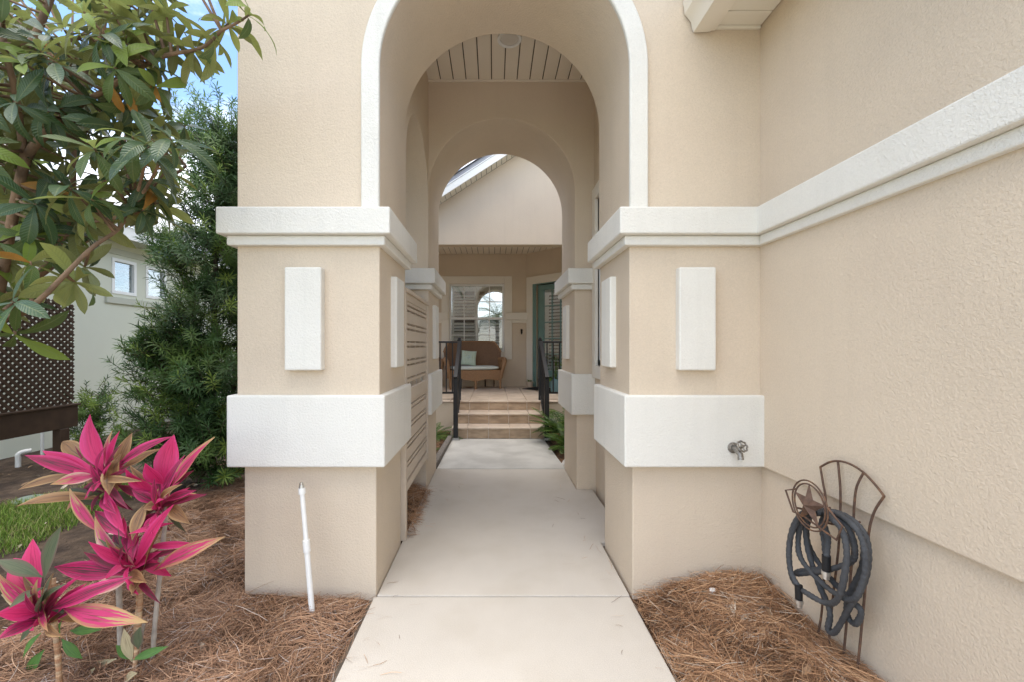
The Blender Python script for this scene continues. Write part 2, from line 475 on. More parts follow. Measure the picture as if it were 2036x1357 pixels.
# ------------------------------------------------------------------ mesh helpers
class MB:
    def __init__(self):
        self.v, self.f, self.uv = [], [], []

    def box(self, x0, x1, y0, y1, z0, z1, mtx=None):
        b = len(self.v)
        pts = [(x0, y0, z0), (x1, y0, z0), (x1, y1, z0), (x0, y1, z0), (x0, y0, z1), (x1, y0, z1), (x1, y1, z1), (x0, y1, z1)]
        if mtx is not None:
            pts = [tuple(mtx @ Vector(p)) for p in pts]
        self.v += pts
        for q in ((0, 3, 2, 1), (4, 5, 6, 7), (0, 1, 5, 4), (1, 2, 6, 5), (2, 3, 7, 6), (3, 0, 4, 7)):
            self.f.append(tuple(b + i for i in q))
        return self

    def prism(self, poly, axis, a0, a1, mtx=None):
        """poly: 2D points; axis 'x' -> (y,z), 'y' -> (x,z), 'z' -> (x,y)"""
        n = len(poly)
        b = len(self.v)
        for a in (a0, a1):
            for p, q in poly:
                t = {'x': (a, p, q), 'y': (p, a, q), 'z': (p, q, a)}[axis]
                if mtx is not None:
                    t = tuple(mtx @ Vector(t))
                self.v.append(t)
        self.f.append(tuple(b + i for i in range(n)))
        self.f.append(tuple(b + n + i for i in reversed(range(n))))
        for i in range(n):
            j = (i + 1) % n
            self.f.append((b + j, b + i, b + n + i, b + n + j))
        return self

    def tube(self, pts, rad, sides=8, cap=True, sq=False):
        pts = [Vector(p) for p in pts]
        n = len(pts)
        rad = list(rad) if hasattr(rad, '__len__') else [rad] * n
        b = len(self.v)
        up = None
        for i, p in enumerate(pts):
            d = (pts[min(i + 1, n - 1)] - pts[max(i - 1, 0)])
            if d.length < 1e-9:
                d = Vector((0, 0, 1))
            d.normalize()
            if up is None:
                up = d.orthogonal().normalized()
                if sq and abs(d.z) < 0.99:
                    up = (Vector((0, 0, 1)) - d * d.z).normalized()
                elif sq:
                    up = Vector((1, 0, 0))
            up = (up - d * up.dot(d)).normalized()
            s = d.cross(up)
            for k in range(sides):
                a = 2 * math.pi * (k + (0.5 if sq else 0)) / sides
                self.v.append(tuple(p + (up * math.cos(a) + s * math.sin(a)) * rad[i]))
        for i in range(n - 1):
            for k in range(sides):
                k2 = (k + 1) % sides
                self.f.append((b + i * sides + k, b + i * sides + k2, b + (i + 1) * sides + k2, b + (i + 1) * sides + k))
        if cap:
            self.f.append(tuple(b + k for k in reversed(range(sides))))
            self.f.append(tuple(b + (n - 1) * sides + k for k in range(sides)))
        return self

    def lathe(self, prof, c=(0, 0, 0), seg=20):
        b = len(self.v)
        for r, z in prof:
            for k in range(seg):
                a = 2 * math.pi * k / seg
                self.v.append((c[0] + r * math.cos(a), c[1] + r * math.sin(a), c[2] + z))
        for i in range(len(prof) - 1):
            for k in range(seg):
                k2 = (k + 1) % seg
                self.f.append((b + i * seg + k, b + i * seg + k2, b + (i + 1) * seg + k2, b + (i + 1) * seg + k))
        return self

    def mesh(self, name, mat, smooth=None):
        me = bpy.data.meshes.new(name)
        me.from_pydata(self.v, [], self.f)
        bm = bmesh.new()
        bm.from_mesh(me)
        bmesh.ops.recalc_face_normals(bm, faces=bm.faces)
        bm.to_mesh(me)
        bm.free()
        if mat is not None:
            me.materials.append(mat)
        if smooth:
            for p in me.polygons:
                p.use_smooth = True
            me.set_sharp_from_angle(angle=R(smooth))
        me.update()
        return me

    def build(self, name, mat, parent=None, smooth=None, bevel=0.0, seg=2):
        o = bpy.data.objects.new(name, self.mesh(name, mat, smooth))
        COL.objects.link(o)
        if parent is not None:
            o.parent = parent
        if bevel:
            bv = o.modifiers.new('bevel', 'BEVEL')
            bv.width = bevel
            bv.segments = seg
            bv.limit_method = 'ANGLE'
            bv.angle_limit = R(40)
        return o


def link(name, me, parent=None, mtx=None):
    o = bpy.data.objects.new(name, me)
    COL.objects.link(o)
    if parent is not None:
        o.parent = parent
    if mtx is not None:
        o.matrix_basis = mtx
    return o


def empty(name, loc=(0, 0, 0)):
    o = bpy.data.objects.new(name, None)
    o.empty_display_size = 0.1
    COL.objects.link(o)
    o.location = loc
    return o


def thing(name, label, cat, group=None):
    """things are laid out in world coordinates: the Empty stands at the origin of the plot"""
    o = empty(name)
    o['label'] = label
    o['category'] = cat
    if group:
        o['group'] = group
    return o


def tag(o, label, cat, group=None):
    o['label'] = label
    o['category'] = cat
    if group:
        o['group'] = group
    return o


def struct(o):
    o['kind'] = 'structure'
    return o


def np_mesh(name, verts, faces, mat, tint=None, smooth=False):
    me = bpy.data.meshes.new(name)
    verts = np.asarray(verts, dtype=np.float32)
    faces = np.asarray(faces, dtype=np.int32)
    k = faces.shape[1]
    me.vertices.add(len(verts))
    me.vertices.foreach_set('co', verts.ravel())
    me.loops.add(faces.size)
    me.loops.foreach_set('vertex_index', faces.ravel())
    me.polygons.add(len(faces))
    me.polygons.foreach_set('loop_start', np.arange(0, faces.size, k, dtype=np.int32))
    me.polygons.foreach_set('loop_total', np.full(len(faces), k, dtype=np.int32))
    if tint is not None:
        at = me.attributes.new('tint', 'FLOAT_COLOR', 'POINT')
        at.data.foreach_set('color', np.asarray(tint, dtype=np.float32).ravel())
    if smooth:
        me.polygons.foreach_set('use_smooth', np.ones(len(faces), dtype=bool))
    mats = mat if isinstance(mat, (list, tuple)) else [mat]
    for m in mats:
        me.materials.append(m)
    me.update(calc_edges=True)
    me.validate()
    return me


# ------------------------------------------------------------------ ground
XB_L, XB_R = -0.659, 0.783            # walk-side faces of the front pier bases
YF, YFB = 2.40, 3.036                 # front pier base: front and back
YR, YRB = 4.19, 4.915                 # rear pier base
XLW = -1.401                          # outer face of the left piers (base)
XRW = 1.51                            # recessed base of the right wing wall


def gz(x, y):
    """height of the bare ground"""
    return -0.055 - 0.02 * math.sin(x * 0.9) * math.sin(y * 0.7)


def bed_r(x, y):
    z = 0.012 + 0.055 * math.exp(-((y - 2.35) / 0.40) ** 2) + 0.10 * max(0.0, (x - 0.95)) \
        + 0.016 * math.sin(x * 11 + y * 3) + 0.012 * math.sin(y * 9 - x * 5)
    e = min(1.0, max(0.0, (x - 0.80 - max(0, 2.3 - y) * 0.0) / 0.16))
    return -0.05 + (z + 0.05) * (0.25 + 0.75 * e)


def bed_l(x, y):
    z = 0.0 + 0.018 * math.sin(x * 7 + y * 2) + 0.014 * math.sin(y * 8 - x * 3)
    e = min(1.0, max(0.0, (-0.68 - x) / 0.16))
    far = min(1.0, max(0.0, (y - 2.9) / 1.2))
    return -0.05 + (z + 0.05) * (0.25 + 0.75 * e) - 0.035 * far


def sheet(name, x0, x1, y0, y1, nx, ny, fz, mat):
    xs = np.linspace(x0, x1, nx)
    ys = np.linspace(y0, y1, ny)
    v = [(x, y, fz(x, y)) for y in ys for x in xs]
    f = [(j * nx + i, j * nx + i + 1, (j + 1) * nx + i + 1, (j + 1) * nx + i) for j in range(ny - 1) for i in range(nx - 1)]
    return link(name, np_mesh(name, v, f, mat, smooth=True))


g = MB()
g.v = [(-400, -400, -0.12), (400, -400, -0.12), (400, 600, -0.12), (-400, 600, -0.12)]
g.f = [(0, 1, 2, 3)]
M['lawn_far'] = pmat('far_lawn', (0.15, 0.17, 0.065), 0.95, 0.3, 0.5, 0.6, 8, 0.03)
struct(g.build('ground', M['lawn_far']))
struct(sheet('soil', -9.0, -2.3, -1.0, 9.5, 60, 80, gz, M['soil']))
struct(sheet('straw_ground', -2.6, -0.67, 0.4, 4.6, 40, 70, bed_l, M['straw_bed']))
struct(sheet('straw_ground', 0.70, 1.56, 0.3, 2.5, 36, 70, bed_r, M['straw_bed']))

struct(MB().prism([(-1.2, 0.22), (9.0, 0.22), (9.0, -12.0), (-7.0, -12.0), (-7.0, -1.5), (-1.2, -1.5)], 'z', -0.11, -0.012).build('bounce_driveway', M['concrete']))  # unseen pale paving, added and widened to bounce light into the arch
# walkway: three slabs on a dark bed, gaps are the joints
wk = struct(MB().box(-0.70, 0.88, 0.2, 6.5, -0.11, -0.03).build('walkway', M['joint']))


def slab(poly, mat):
    return MB().prism(poly, 'z', -0.10, 0.0).build('slab', mat, wk, bevel=0.007, seg=2)


slab([(-0.655, 0.25), (0.765, 0.25), (0.765, 2.386), (-0.668, 2.386)], M['concrete'])
slab([(-0.655, 2.396), (0.768, 2.396), (0.768, 3.05), (0.97, 3.05), (0.97, 4.18), (0.815, 4.18), (0.815, 4.868), (-0.655, 4.868)],
     M['concrete'])
slab([(-0.650, 4.882), (0.83, 4.882), (0.80, 5.5), (0.76, 6.46), (-0.62, 6.46)], M['concrete_grey'])

# courtyard beds either side of the rear slab
struct(MB().box(-3.3, -0.72, 4.95, 7.1, -0.1, -0.012).build('courtyard_soil', M['straw_bed']))
struct(MB().box(0.82, 3.0, 4.95, 7.1, -0.1, -0.016).build('courtyard_soil', M['straw_bed']))

# ------------------------------------------------------------------ the house
house = thing('house', 'tan stucco house with white banded piers, arched entry portico and gabled porch', 'house')
E = 0.0256
ZB0, ZB1 = 0.735, 1.130              # white band block
ZC0, ZC1, ZC2 = 1.960, 2.014, 2.161  # cornice
ZTOP = 4.35
XM_L, XM_R = XB_L + E, XB_R - E      # faces above the band
BV = 0.006


def pier(x0, x1, y0, y1, e_l=True, e_r=True, panels=()):
    el = E if e_l else 0.0
    er = E if e_r else 0.0
    m = MB().box(x0, x1, y0, y1, -0.12, 0.80)
    m.box(x0 - el, x1 + er, y0 - E, y1 + E, 0.80, 2.05)
    p = m.build('pier', M['stucco'], house, bevel=BV)
    a = 0.0634
    # where a side runs into a wall the block only laps 3 mm into it
    def ext(e):
        return (x0 - (e if e_l else -0.0), x1 + (e if e_r else -0.0), y0 - e, y1 + e)
    b = ext(a)
    MB().box(*b, ZB0, ZB1).build('band', M['white_stucco'], p, bevel=0.009)
    c = MB()
    c.box(*b, ZC0, ZC1)
    t = ext(0.0997)
    c.box(*t, ZC1, ZC2)
    c.build('cornice', M['white_stucco'], p, bevel=0.008)
    for (fx, fy, axis) in panels:
        q = MB()
        hw, z0, z1, pr = 0.1005, 1.268, 1.838, 0.05
        if axis == 'y':
            q.box(fx - hw, fx + hw, fy - pr, fy + 0.01, z0, z1)
        elif axis == '+x':
            q.box(fx - 0.01, fx + pr - 0.012, fy - 0.107, fy + 0.107, z0, z1)
        else:
            q.box(fx - pr + 0.012, fx + 0.01, fy - 0.107, fy + 0.107, z0, z1)
        q.build('raised_panel', M['white_stucco'], p, bevel=0.008)
    return p


pier(XLW, XB_L, YF, YFB, panels=[(-1.040, YF - E, 'y'), (XM_L, 2.74, '+x')])
pier(XB_R, 1.53, YF, 3.0, e_r=False, panels=[(1.115, YF - E, 'y'), (XM_R, 2.74, '-x')])
pier(XLW, XB_L, YR, YRB, panels=[(XM_L, 4.55, '+x')])
pier(0.818, 1.30, YR, YRB, e_r=False, panels=[(0.818 - E, 4.55, '-x')])


def arch_poly(xl, xr, zb, zt, al, ar, zc, n=56):
    r = (ar - al) / 2
    c = (ar + al) / 2
    pts = [(xl, zb), (xl, zt), (xr, zt), (xr, zb), (ar, zb)]
    for i in range(n + 1):
        a = math.pi * i / n
        pts.append((c + r * math.cos(a), zc + r * math.sin(a)))
    pts.append((al, zb))
    return pts


# front arch wall with its white trim
ZCF = 2.953
fw = MB().prism(arch_poly(XLW - E, 1.53, 2.05, ZTOP, XM_L, XM_R, ZCF), 'y', YF - E, 3.062).build(
    'arch_wall', M['stucco'], house, smooth=30, bevel=BV)
cF, rF = (XM_L + XM_R) / 2, (XM_R - XM_L) / 2


def trim_ring(c, zc, r0, r1, zb, n=56):
    pts = [(c + r0, zb)]
    pts += [(c + r0 * math.cos(math.pi * i / n), zc + r0 * math.sin(math.pi * i / n)) for i in range(n + 1)]
    pts += [(c - r0, zb), (c - r1, zb)]
    pts += [(c - r1 * math.cos(math.pi * i / n), zc + r1 * math.sin(math.pi * i / n)) for i in range(n + 1)]
    pts += [(c + r1, zb)]
    return pts


MB().prism(trim_ring(cF, ZCF, rF - 0.003, rF + 0.099, ZC2 - 0.01), 'y', YF - E - 0.022, YF - E + 0.006).build(
    'arch_trim', M['white_stucco'], fw, smooth=30, bevel=0.007)

# rear arch wall
MB().prism(arch_poly(XLW - E, 1.30, 2.05, ZTOP, XM_L, 0.794, 2.921), 'y', YR - E, YRB + E).build(
    'arch_wall', M['stucco'], house, smooth=30, bevel=BV)
# left side arch between the piers
MB().prism(arch_poly(3.063, YR - E - 0.001, 2.05, ZTOP, 3.095, 4.157, 2.775), 'x', XLW - E + 0.002, XM_L).build(
    'side_arch_wall', M['stucco'], house, smooth=30, bevel=BV)

# right wall inside the portico with a tall window
XI = 0.985
WY0, WY1, WZ0, WZ1 = 3.42, 4.02, 1.22, 2.80
m = MB()
m.box(XI, 1.25, 3.01, WY0, 0.735, 4.02)
m.box(XI, 1.25, WY1, 4.165, 0.735, 4.02)
m.box(XI, 1.25, WY0, WY1, 0.735, WZ0)
m.box(XI, 1.25, WY0, WY1, WZ1, 4.02)
pw = m.build('portico_wall', M['stucco'], house)
MB().box(XI + 0.022, 1.28, 2.98, 4.2, -0.1, 0.735).build('wall_base', M['stucco'], pw)
win = MB()
T = 0.12
win.box(XI - 0.03, XI + 0.02, WY0 - T, WY0, WZ0 - T, WZ1 + T)
win.box(XI - 0.03, XI + 0.02, WY1, WY1 + T - 0.002, WZ0 - T, WZ1 + T)
win.box(XI - 0.03, XI + 0.02, WY0, WY1, WZ1, WZ1 + T)
win.box(XI - 0.03, XI + 0.02, WY0, WY1, WZ0 - T, WZ0)
wsd = win.build('window', M['smooth_trim'], house, bevel=0.004)
fr = MB()
for (a, b, c, d) in ((WY0, WY0 + 0.05, WZ0, WZ1), (WY1 - 0.05, WY1, WZ0, WZ1), (WY0, WY1, WZ1 - 0.05, WZ1), (WY0, WY1, WZ0, WZ0 + 0.05),
                     (WY0 + 0.05, WY1 - 0.05, 2.0, 2.05)):
    fr.box(XI + 0.01, XI + 0.06, a, b, c, d)
fr.build('frame', M['white_paint'], wsd)
MB().box(XI + 0.04, XI + 0.046, WY0 + 0.03, WY1 - 0.03, WZ0 + 0.03, WZ1 - 0.03).build('pane', M['glass'], wsd)
MB().box(XI + 0.2, XI + 0.21, WY0 - 0.1, WY1 + 0.1, WZ0 - 0.1, WZ1 + 0.1).build('room_blind', M['cushion'], wsd)


# board ceilings: separate planks with open joints
def boards(name, x0, x1, y0, y1, z, pitch, parent, mat, gap=0.009):
    bk = MB().box(x0, x1, y0, y1, z + 0.012, z + 0.03).build(name, M['backing'], parent)
    x = x0
    k = 0
    while x < x1 - 0.02:
        xe = min(x + pitch - gap, x1)
        MB().box(x, xe, y0 + 0.001, y1 - 0.001, z, z + 0.010).build('board', mat, bk, bevel=0.0025, seg=1)
        x += pitch
    return bk


boards('portico_ceiling', XM_L, XI, 3.064, 4.163, 4.005, 0.124, house, M['vinyl_ceiling'])
MB().box(XM_L, XI, 4.148, 4.1635, 3.988, 4.004).build('ceiling_edge_trim', M['vinyl_ceiling'], house)
# roof slab over the tower, out of view, added to stop light leaks
MB().box(XLW - 0.25, 1.6, 2.15, 5.15, ZTOP, ZTOP + 0.12).build('light_stop_roof', M['fascia'], house)
# house body behind the portico wall keeps daylight out
MB().box(1.30, 4.5, 3.07, 4.90, -0.1, 4.3).build('wing_body', M['stucco'], house)
MB().box(2.6, 4.5, 4.901, 8.0, -0.1, 3.3).build('wing_body', M['stucco'], house)

# right wing wall, its band and the eave above
XWM = 1.484
sw = MB()
sw.box(XWM, 1.9, 0.25, 3.0, ZB0, 3.6)
sw.box(XRW, 1.9, 0.25, 3.0, -0.12, ZB0)
side = sw.build('side_wall', M['stucco'], house, bevel=BV)
cm = MB()
cm.box(XWM - 0.060, XWM + 0.02, 0.25, 2.314, ZC1, ZC2)
cm.box(XWM - 0.028, XWM + 0.02, 0.25, 2.3386, ZC0, ZC1)
cm.build('cornice', M['white_stucco'], side, bevel=0.008)

ZS = 3.177
eave = empty('eave')
eave.parent = house
y = 2.352
k = 0
sof = []
while y > 0.9:
    MB().box(1.235, 1.478, y - 0.094, y, ZS, ZS + 0.012).build('soffit_panel', M['vinyl'], eave, bevel=0.003, seg=1)
    y -= 0.100
MB().box(1.215, 1.478, 0.88, 2.372, ZS + 0.012, ZS + 0.02).build('soffit_backing', M['vinyl'], eave)
MB().box(1.235, 1.478, 2.355, 2.373, ZS - 0.012, ZS + 0.01).build('soffit_trim', M['vinyl'], eave, bevel=0.002, seg=1)
MB().box(1.205, 1.232, 0.88, 2.372, ZS - 0.018, 3.36).build('fascia', M['gutter'], eave, bevel=0.003, seg=1)
# ogee gutter
og = [(1.203, 3.15), (1.110, 3.145), (1.102, 3.165), (1.096, 3.20), (1.078, 3.225), (1.060, 3.245), (1.056, 3.285), (1.052, 3.30),
      (1.052, 3.315), (1.066, 3.315), (1.068, 3.25), (1.106, 3.205), (1.112, 3.155), (1.195, 3.158), (1.195, 3.31), (1.203, 3.31)]
MB().prism(og, 'y', 0.88, 2.365).build('gutter', M['gutter'], eave, smooth=35)
MB().prism([(1.07, 3.317), (4.0, 4.9), (4.0, 5.0), (1.07, 3.40)], 'y', 0.05, 2.372).build('wing_roof', M['shingle'], house)

# ------------------------------------------------------------------ porch: gable, roof, ceiling, walls
YG = 7.30
SL = 0.645


def zr(x):
    return 4.663 + SL * (x - 0.35)


XRID = 1.6
gp = [(-2.2, 3.156), (3.0, 3.156), (3.0, zr(XRID) - SL * 1.4), (XRID, zr(XRID)), (-1.99, zr(-1.99) + 0.001), (-2.2, zr(-2.2) + 0.02)]
gp = [(-1.95, 3.156), (2.99, 3.156), (2.99, zr(XRID) - SL * 1.39), (XRID, zr(XRID)), (-1.95, zr(-1.95))]
gw = MB().prism(gp, 'y', YG, YG + 0.18).build('gable_wall', M['stucco'], house, bevel=BV)

rf = empty('porch_roof')
rf.parent = house
XE = -2.35


def slope_strip(x0, x1, dz0, dz1, y0, y1):
    return [(x0, zr(x0) + dz0), (x1, zr(x1) + dz0), (x1, zr(x1) + dz1), (x0, zr(x0) + dz1)]


YK = 7.055
MB().prism(slope_strip(XE, XRID, -0.006, 0.122, 0, 0), 'y', YK - 0.022, YK).build('fascia', M['fascia'], rf, bevel=0.003, seg=1)
MB().prism(slope_strip(XE, XRID, 0.124, 0.140, 0, 0), 'y', YK - 0.030, YK).build('drip_edge', M['white_paint'], rf)
MB().prism(slope_strip(XE, XRID, 0.141, 0.215, 0, 0), 'y', YK - 0.026, 10.5).build('roof_edge', M['roof_grey'], rf)
MB().prism(slope_strip(XE - 0.03, XRID, 0.216, 0.236, 0, 0), 'y', YK - 0.045, 10.5).build('shingles', M['shingle'], rf)
MB().prism([(XRID, zr(XRID) + 0.14), (5.2, zr(XRID) + 0.14 - SL * 3.6), (5.2, zr(XRID) + 0.236 - SL * 3.6), (XRID, zr(XRID) + 0.236)],
           'y', YK - 0.026, 10.5).build('shingles', M['shingle'], rf)
MB().prism(slope_strip(XE, XRID, 0.012, 0.020, 0, 0), 'y', YK, YG - 0.001).build('soffit_backing', M['backing'], rf)
x = XE
while x < XRID - 0.1:
    MB().prism(slope_strip(x, x + 0.078, 0.0, 0.010, 0, 0), 'y', YK + 0.001, YG - 0.004).build('soffit_panel', M['vinyl'], rf)
    x += 0.086

# porch ceiling
boards('porch_ceiling', -2.2, 2.0, YG + 0.18, 9.76, 3.535, 0.124, house, M['vinyl_ceiling'])
MB().box(-2.3, 2.2, YG + 0.10, 10.4, 3.60, 3.66).build('ceiling_deck', M['backing'], house)

# back wall with window opening
YB = 9.77
kb = YB / F
WX0, WX1 = (893 - VX) * kb, (1003 - VX) * kb
WZ1, WZ0 = EYE - (564 - VY) * kb, EYE - (701 - VY) * kb
m = MB()
m.box(-3.2, WX0, YB, YB + 0.15, 0.3, 3.60)
m.box(WX1, 0.753, YB, YB + 0.15, 0.3, 3.60)
m.box(WX0, WX1, YB, YB + 0.15, 0.3, WZ0)
m.box(WX0, WX1, YB, YB + 0.15, WZ1, 3.60)
m.build('porch_wall', M['stucco'], house)
MB().box(-3.3, -3.2, 7.1, 9.77, -0.1, 3.6).build('porch_end_wall', M['stucco'], house)

# 45 degree wall with the front door: local frame u along the wall, n out of the wall
U = Vector((math.sqrt(0.5), -math.sqrt(0.5), 0))
NRM = Vector((-math.sqrt(0.5), -math.sqrt(0.5), 0))
O45 = Vector((0.75, YB, 0))
M45 = Matrix(((U.x, -NRM.x, 0, O45.x), (U.y, -NRM.y, 0, O45.y), (0, 0, 1, 0), (0, 0, 0, 1)))   # local x=u, y=into wall
DU0, DU1, DZ0, DZ1 = 0.30, 1.315, 0.49, 2.80
m = MB()
m.box(0.0, DU0, 0, 0.15, 0.3, 3.60, M45)
m.box(DU1, 1.75, 0, 0.15, 0.3, 3.60, M45)
m.box(DU0, DU1, 0, 0.15, DZ1, 3.60, M45)
m.build('angled_wall', M['stucco'], house)

# window parts
tw = 0.172
t = MB()
t.box(WX0 - tw, WX0, YB - 0.035, YB + 0.01, WZ0 - tw, WZ1 + tw)
t.box(WX1, WX1 + tw, YB - 0.035, YB + 0.01, WZ0 - tw, WZ1 + tw)
t.box(WX0, WX1, YB - 0.035, YB + 0.01, WZ1, WZ1 + tw)
t.box(WX0, WX1, YB - 0.035, YB + 0.01, WZ0 - tw, WZ0)
pwn = t.build('window', M['smooth_trim'], house, bevel=0.005)
ZM = EYE - (632.5 - VY) * kb
fr = MB()
for (a, b, c, d) in ((WX0, WX0 + 0.05, WZ0, WZ1), (WX1 - 0.05, WX1, WZ0, WZ1), (WX0 + 0.05, WX1 - 0.05, WZ1 - 0.045, WZ1),
                     (WX0 + 0.05, WX1 - 0.05, WZ0, WZ0 + 0.05), (WX0 + 0.05, WX1 - 0.05, ZM - 0.025, ZM + 0.025)):
    fr.box(a, b, YB + 0.02, YB + 0.08, c, d)
fr.build('frame', M['white_paint'], pwn, bevel=0.003, seg=1)
sashes = ((WZ0 + 0.05, ZM - 0.025), (ZM + 0.025, WZ1 - 0.045))
gx0, gx1 = WX0 + 0.05, WX1 - 0.05
for si, (z0, z1) in enumerate(sashes):
    MB().box(gx0, gx1, YB + 0.052, YB + 0.056, z0, z1).build('pane', M['glass'] if si else M['glass_low'], pwn)
    mu = MB()
    for q in (1, 2, 3):
        xx = gx0 + (gx1 - gx0) * q / 4
        mu.box(xx - 0.009, xx + 0.009, YB + 0.040, YB + 0.051, z0, z1)
    zz = (z0 + z1) / 2
    for q in range(4):
        xa = gx0 + (gx1 - gx0) * q / 4 + 0.0095
        mu.box(xa, xa + (gx1 - gx0) / 4 - 0.019, YB + 0.041, YB + 0.050, zz - 0.009, zz + 0.009)
    mu.build('muntin', M['white_paint'], pwn)
# plantation shutters, two leaves
sx = (gx0, (gx0 + gx1) / 2, gx1)
louv_me = {}
for q in range(2):
    a, b = sx[q] + 0.003, sx[q + 1] - 0.003
    st = MB()
    st.box(a, a + 0.052, YB + 0.10, YB + 0.13, WZ0 + 0.05, WZ1 - 0.03)
    st.box(b - 0.052, b, YB + 0.10, YB + 0.13, WZ0 + 0.05, WZ1 - 0.03)
    st.box(a + 0.052, b - 0.052, YB + 0.10, YB + 0.13, WZ1 - 0.16, WZ1 - 0.03)
    st.box(a + 0.052, b - 0.052, YB + 0.10, YB + 0.13, WZ0 + 0.05, WZ0 + 0.13)
    st.box(a + 0.052, b - 0.052, YB + 0.10, YB + 0.13, ZM - 0.03, ZM + 0.03)
    st.build('shutter', M['white_paint'], pwn)
    lm = MB()
    lm.box(-(b - a) / 2 + 0.056, (b - a) / 2 - 0.056, -0.036, 0.036, -0.005, 0.005)
    me = lm.mesh('louver', M['white_paint'])
    z = WZ0 + 0.165
    while z < WZ1 - 0.19:
        if abs(z - ZM) > 0.055:
            link('louver', me, pwn, Matrix.Translation(((a + b) / 2, YB + 0.115, z)) @ Matrix.Rotation(R(40), 4, 'X'))
        z += 0.072
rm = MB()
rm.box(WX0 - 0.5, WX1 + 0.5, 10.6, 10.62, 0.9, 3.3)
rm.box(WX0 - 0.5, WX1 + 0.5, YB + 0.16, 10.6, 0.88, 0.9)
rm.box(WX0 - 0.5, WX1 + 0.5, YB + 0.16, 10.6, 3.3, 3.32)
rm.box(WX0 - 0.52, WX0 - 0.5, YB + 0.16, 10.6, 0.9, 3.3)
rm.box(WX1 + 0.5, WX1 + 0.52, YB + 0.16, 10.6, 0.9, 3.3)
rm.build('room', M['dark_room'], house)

# band between window and door, and a bit of it left of the window
bd = MB()
bd.box(WX1 + 0.03, 0.80, YB - 0.075, YB - 0.036, 2.025, 2.19)
bd.box(WX1 + tw + 0.001, 0.79, YB - 0.045, YB + 0.01, 1.955, 2.024)
bd.build('wall_band', M['smooth_trim'], house, bevel=0.004)
bd = MB()
bd.box(-3.1, WX0 - 0.03, YB - 0.075, YB - 0.036, 2.025, 2.19)
bd.box(-3.1, WX0 - tw - 0.001, YB - 0.045, YB + 0.01, 1.955, 2.024)
bd.build('wall_band', M['smooth_trim'], house, bevel=0.004)

# door
d = MB()
d.box(0.035, 0.205, -0.035, 0.0, 0.49, 2.99, M45)
d.box(DU1 + 0.085, DU1 + 0.255, -0.035, 0.0, 0.49, 2.99, M45)
d.box(0.205, DU1 + 0.085, -0.035, 0.0, 2.82, 2.99, M45)
door = d.build('front_door', M['smooth_trim'], house, bevel=0.004)
j = MB()
j.box(0.205, 0.30, -0.012, 0.12, 0.49, 2.82, M45)
j.box(DU1, DU1 + 0.085, -0.012, 0.12, 0.49, 2.82, M45)
j.box(0.30, DU1, -0.012, 0.12, DZ1, 2.82, M45)
j.build('jamb', M['teal'], door)
gu0, gu1, gz0, gz1 = 0.467, 1.148, 0.87, 2.672
j = MB()
j.box(0.31, gu0, 0.05, 0.095, 0.50, 2.79, M45)
j.box(gu1, 1.305, 0.05, 0.095, 0.50, 2.79, M45)
j.box(gu0, gu1, 0.05, 0.095, gz1, 2.79, M45)
j.box(gu0, gu1, 0.05, 0.095, 0.50, gz0, M45)
j.build('door_leaf', M['teal'], door, bevel=0.003, seg=1)
j = MB()
for q in (1, 2):
    uu = gu0 + (gu1 - gu0) * q / 3
    j.box(uu - 0.011, uu + 0.011, 0.05, 0.068, gz0, gz1, M45)
for q in (1, 2, 3, 4):
    zz = gz0 + (gz1 - gz0) * q / 5
    for c in range(3):
        u0 = gu0 + (gu1 - gu0) * c / 3 + 0.0115
        j.box(u0, u0 + (gu1 - gu0) / 3 - 0.023, 0.051, 0.067, zz - 0.011, zz + 0.011, M45)
j.build('muntin', M['teal'], door)
for q in range(3):
    for c in range(5):
        u0 = gu0 + (gu1 - gu0) * q / 3 + 0.011
        z0 = gz0 + (gz1 - gz0) * c / 5 + 0.011
        MB().box(u0, u0 + (gu1 - gu0) / 3 - 0.022, 0.070, 0.074, z0, z0 + (gz1 - gz0) / 5 - 0.022, M45).build('pane', M['glass_door'], door)
sh = MB()
sh.box(gu0, gu0 + 0.09, 0.10, 0.125, gz0, gz1, M45)
sh.box(gu1 - 0.09, gu1, 0.10, 0.125, gz0, gz1, M45)
sh.box(gu0 + 0.09, gu1 - 0.09, 0.10, 0.125, gz1 - 0.12, gz1, M45)
sh.box(gu0 + 0.09, gu1 - 0.09, 0.10, 0.125, gz0, gz0 + 0.1, M45)
sh.build('shutter', M['white_paint'], door)
me = MB().box(-(gu1 - gu0) / 2 + 0.094, (gu1 - gu0) / 2 - 0.094, -0.034, 0.034, -0.005, 0.005).mesh('louver', M['white_paint'])
z = gz0 + 0.14
while z < gz1 - 0.15:
    link('louver', me, door, M45 @ Matrix.Translation(((gu0 + gu1) / 2, 0.118, z)) @ Matrix.Rotation(R(38), 4, 'X'))
    z += 0.074
j = MB()
j.tube([M45 @ Vector((0.385, 0.05, 1.50)), M45 @ Vector((0.385, 0.0, 1.50)), M45 @ Vector((0.47, -0.005, 1.50))], 0.010, 8)
j.box(0.365, 0.405, 0.044, 0.05, 1.42, 1.62, M45)
j.build('door_handle', M['dark_bronze'], door)
MB().box(0.30, DU1, 0.30, 0.32, 0.4, 3.0, M45).build('room', M['dark_room'], house)

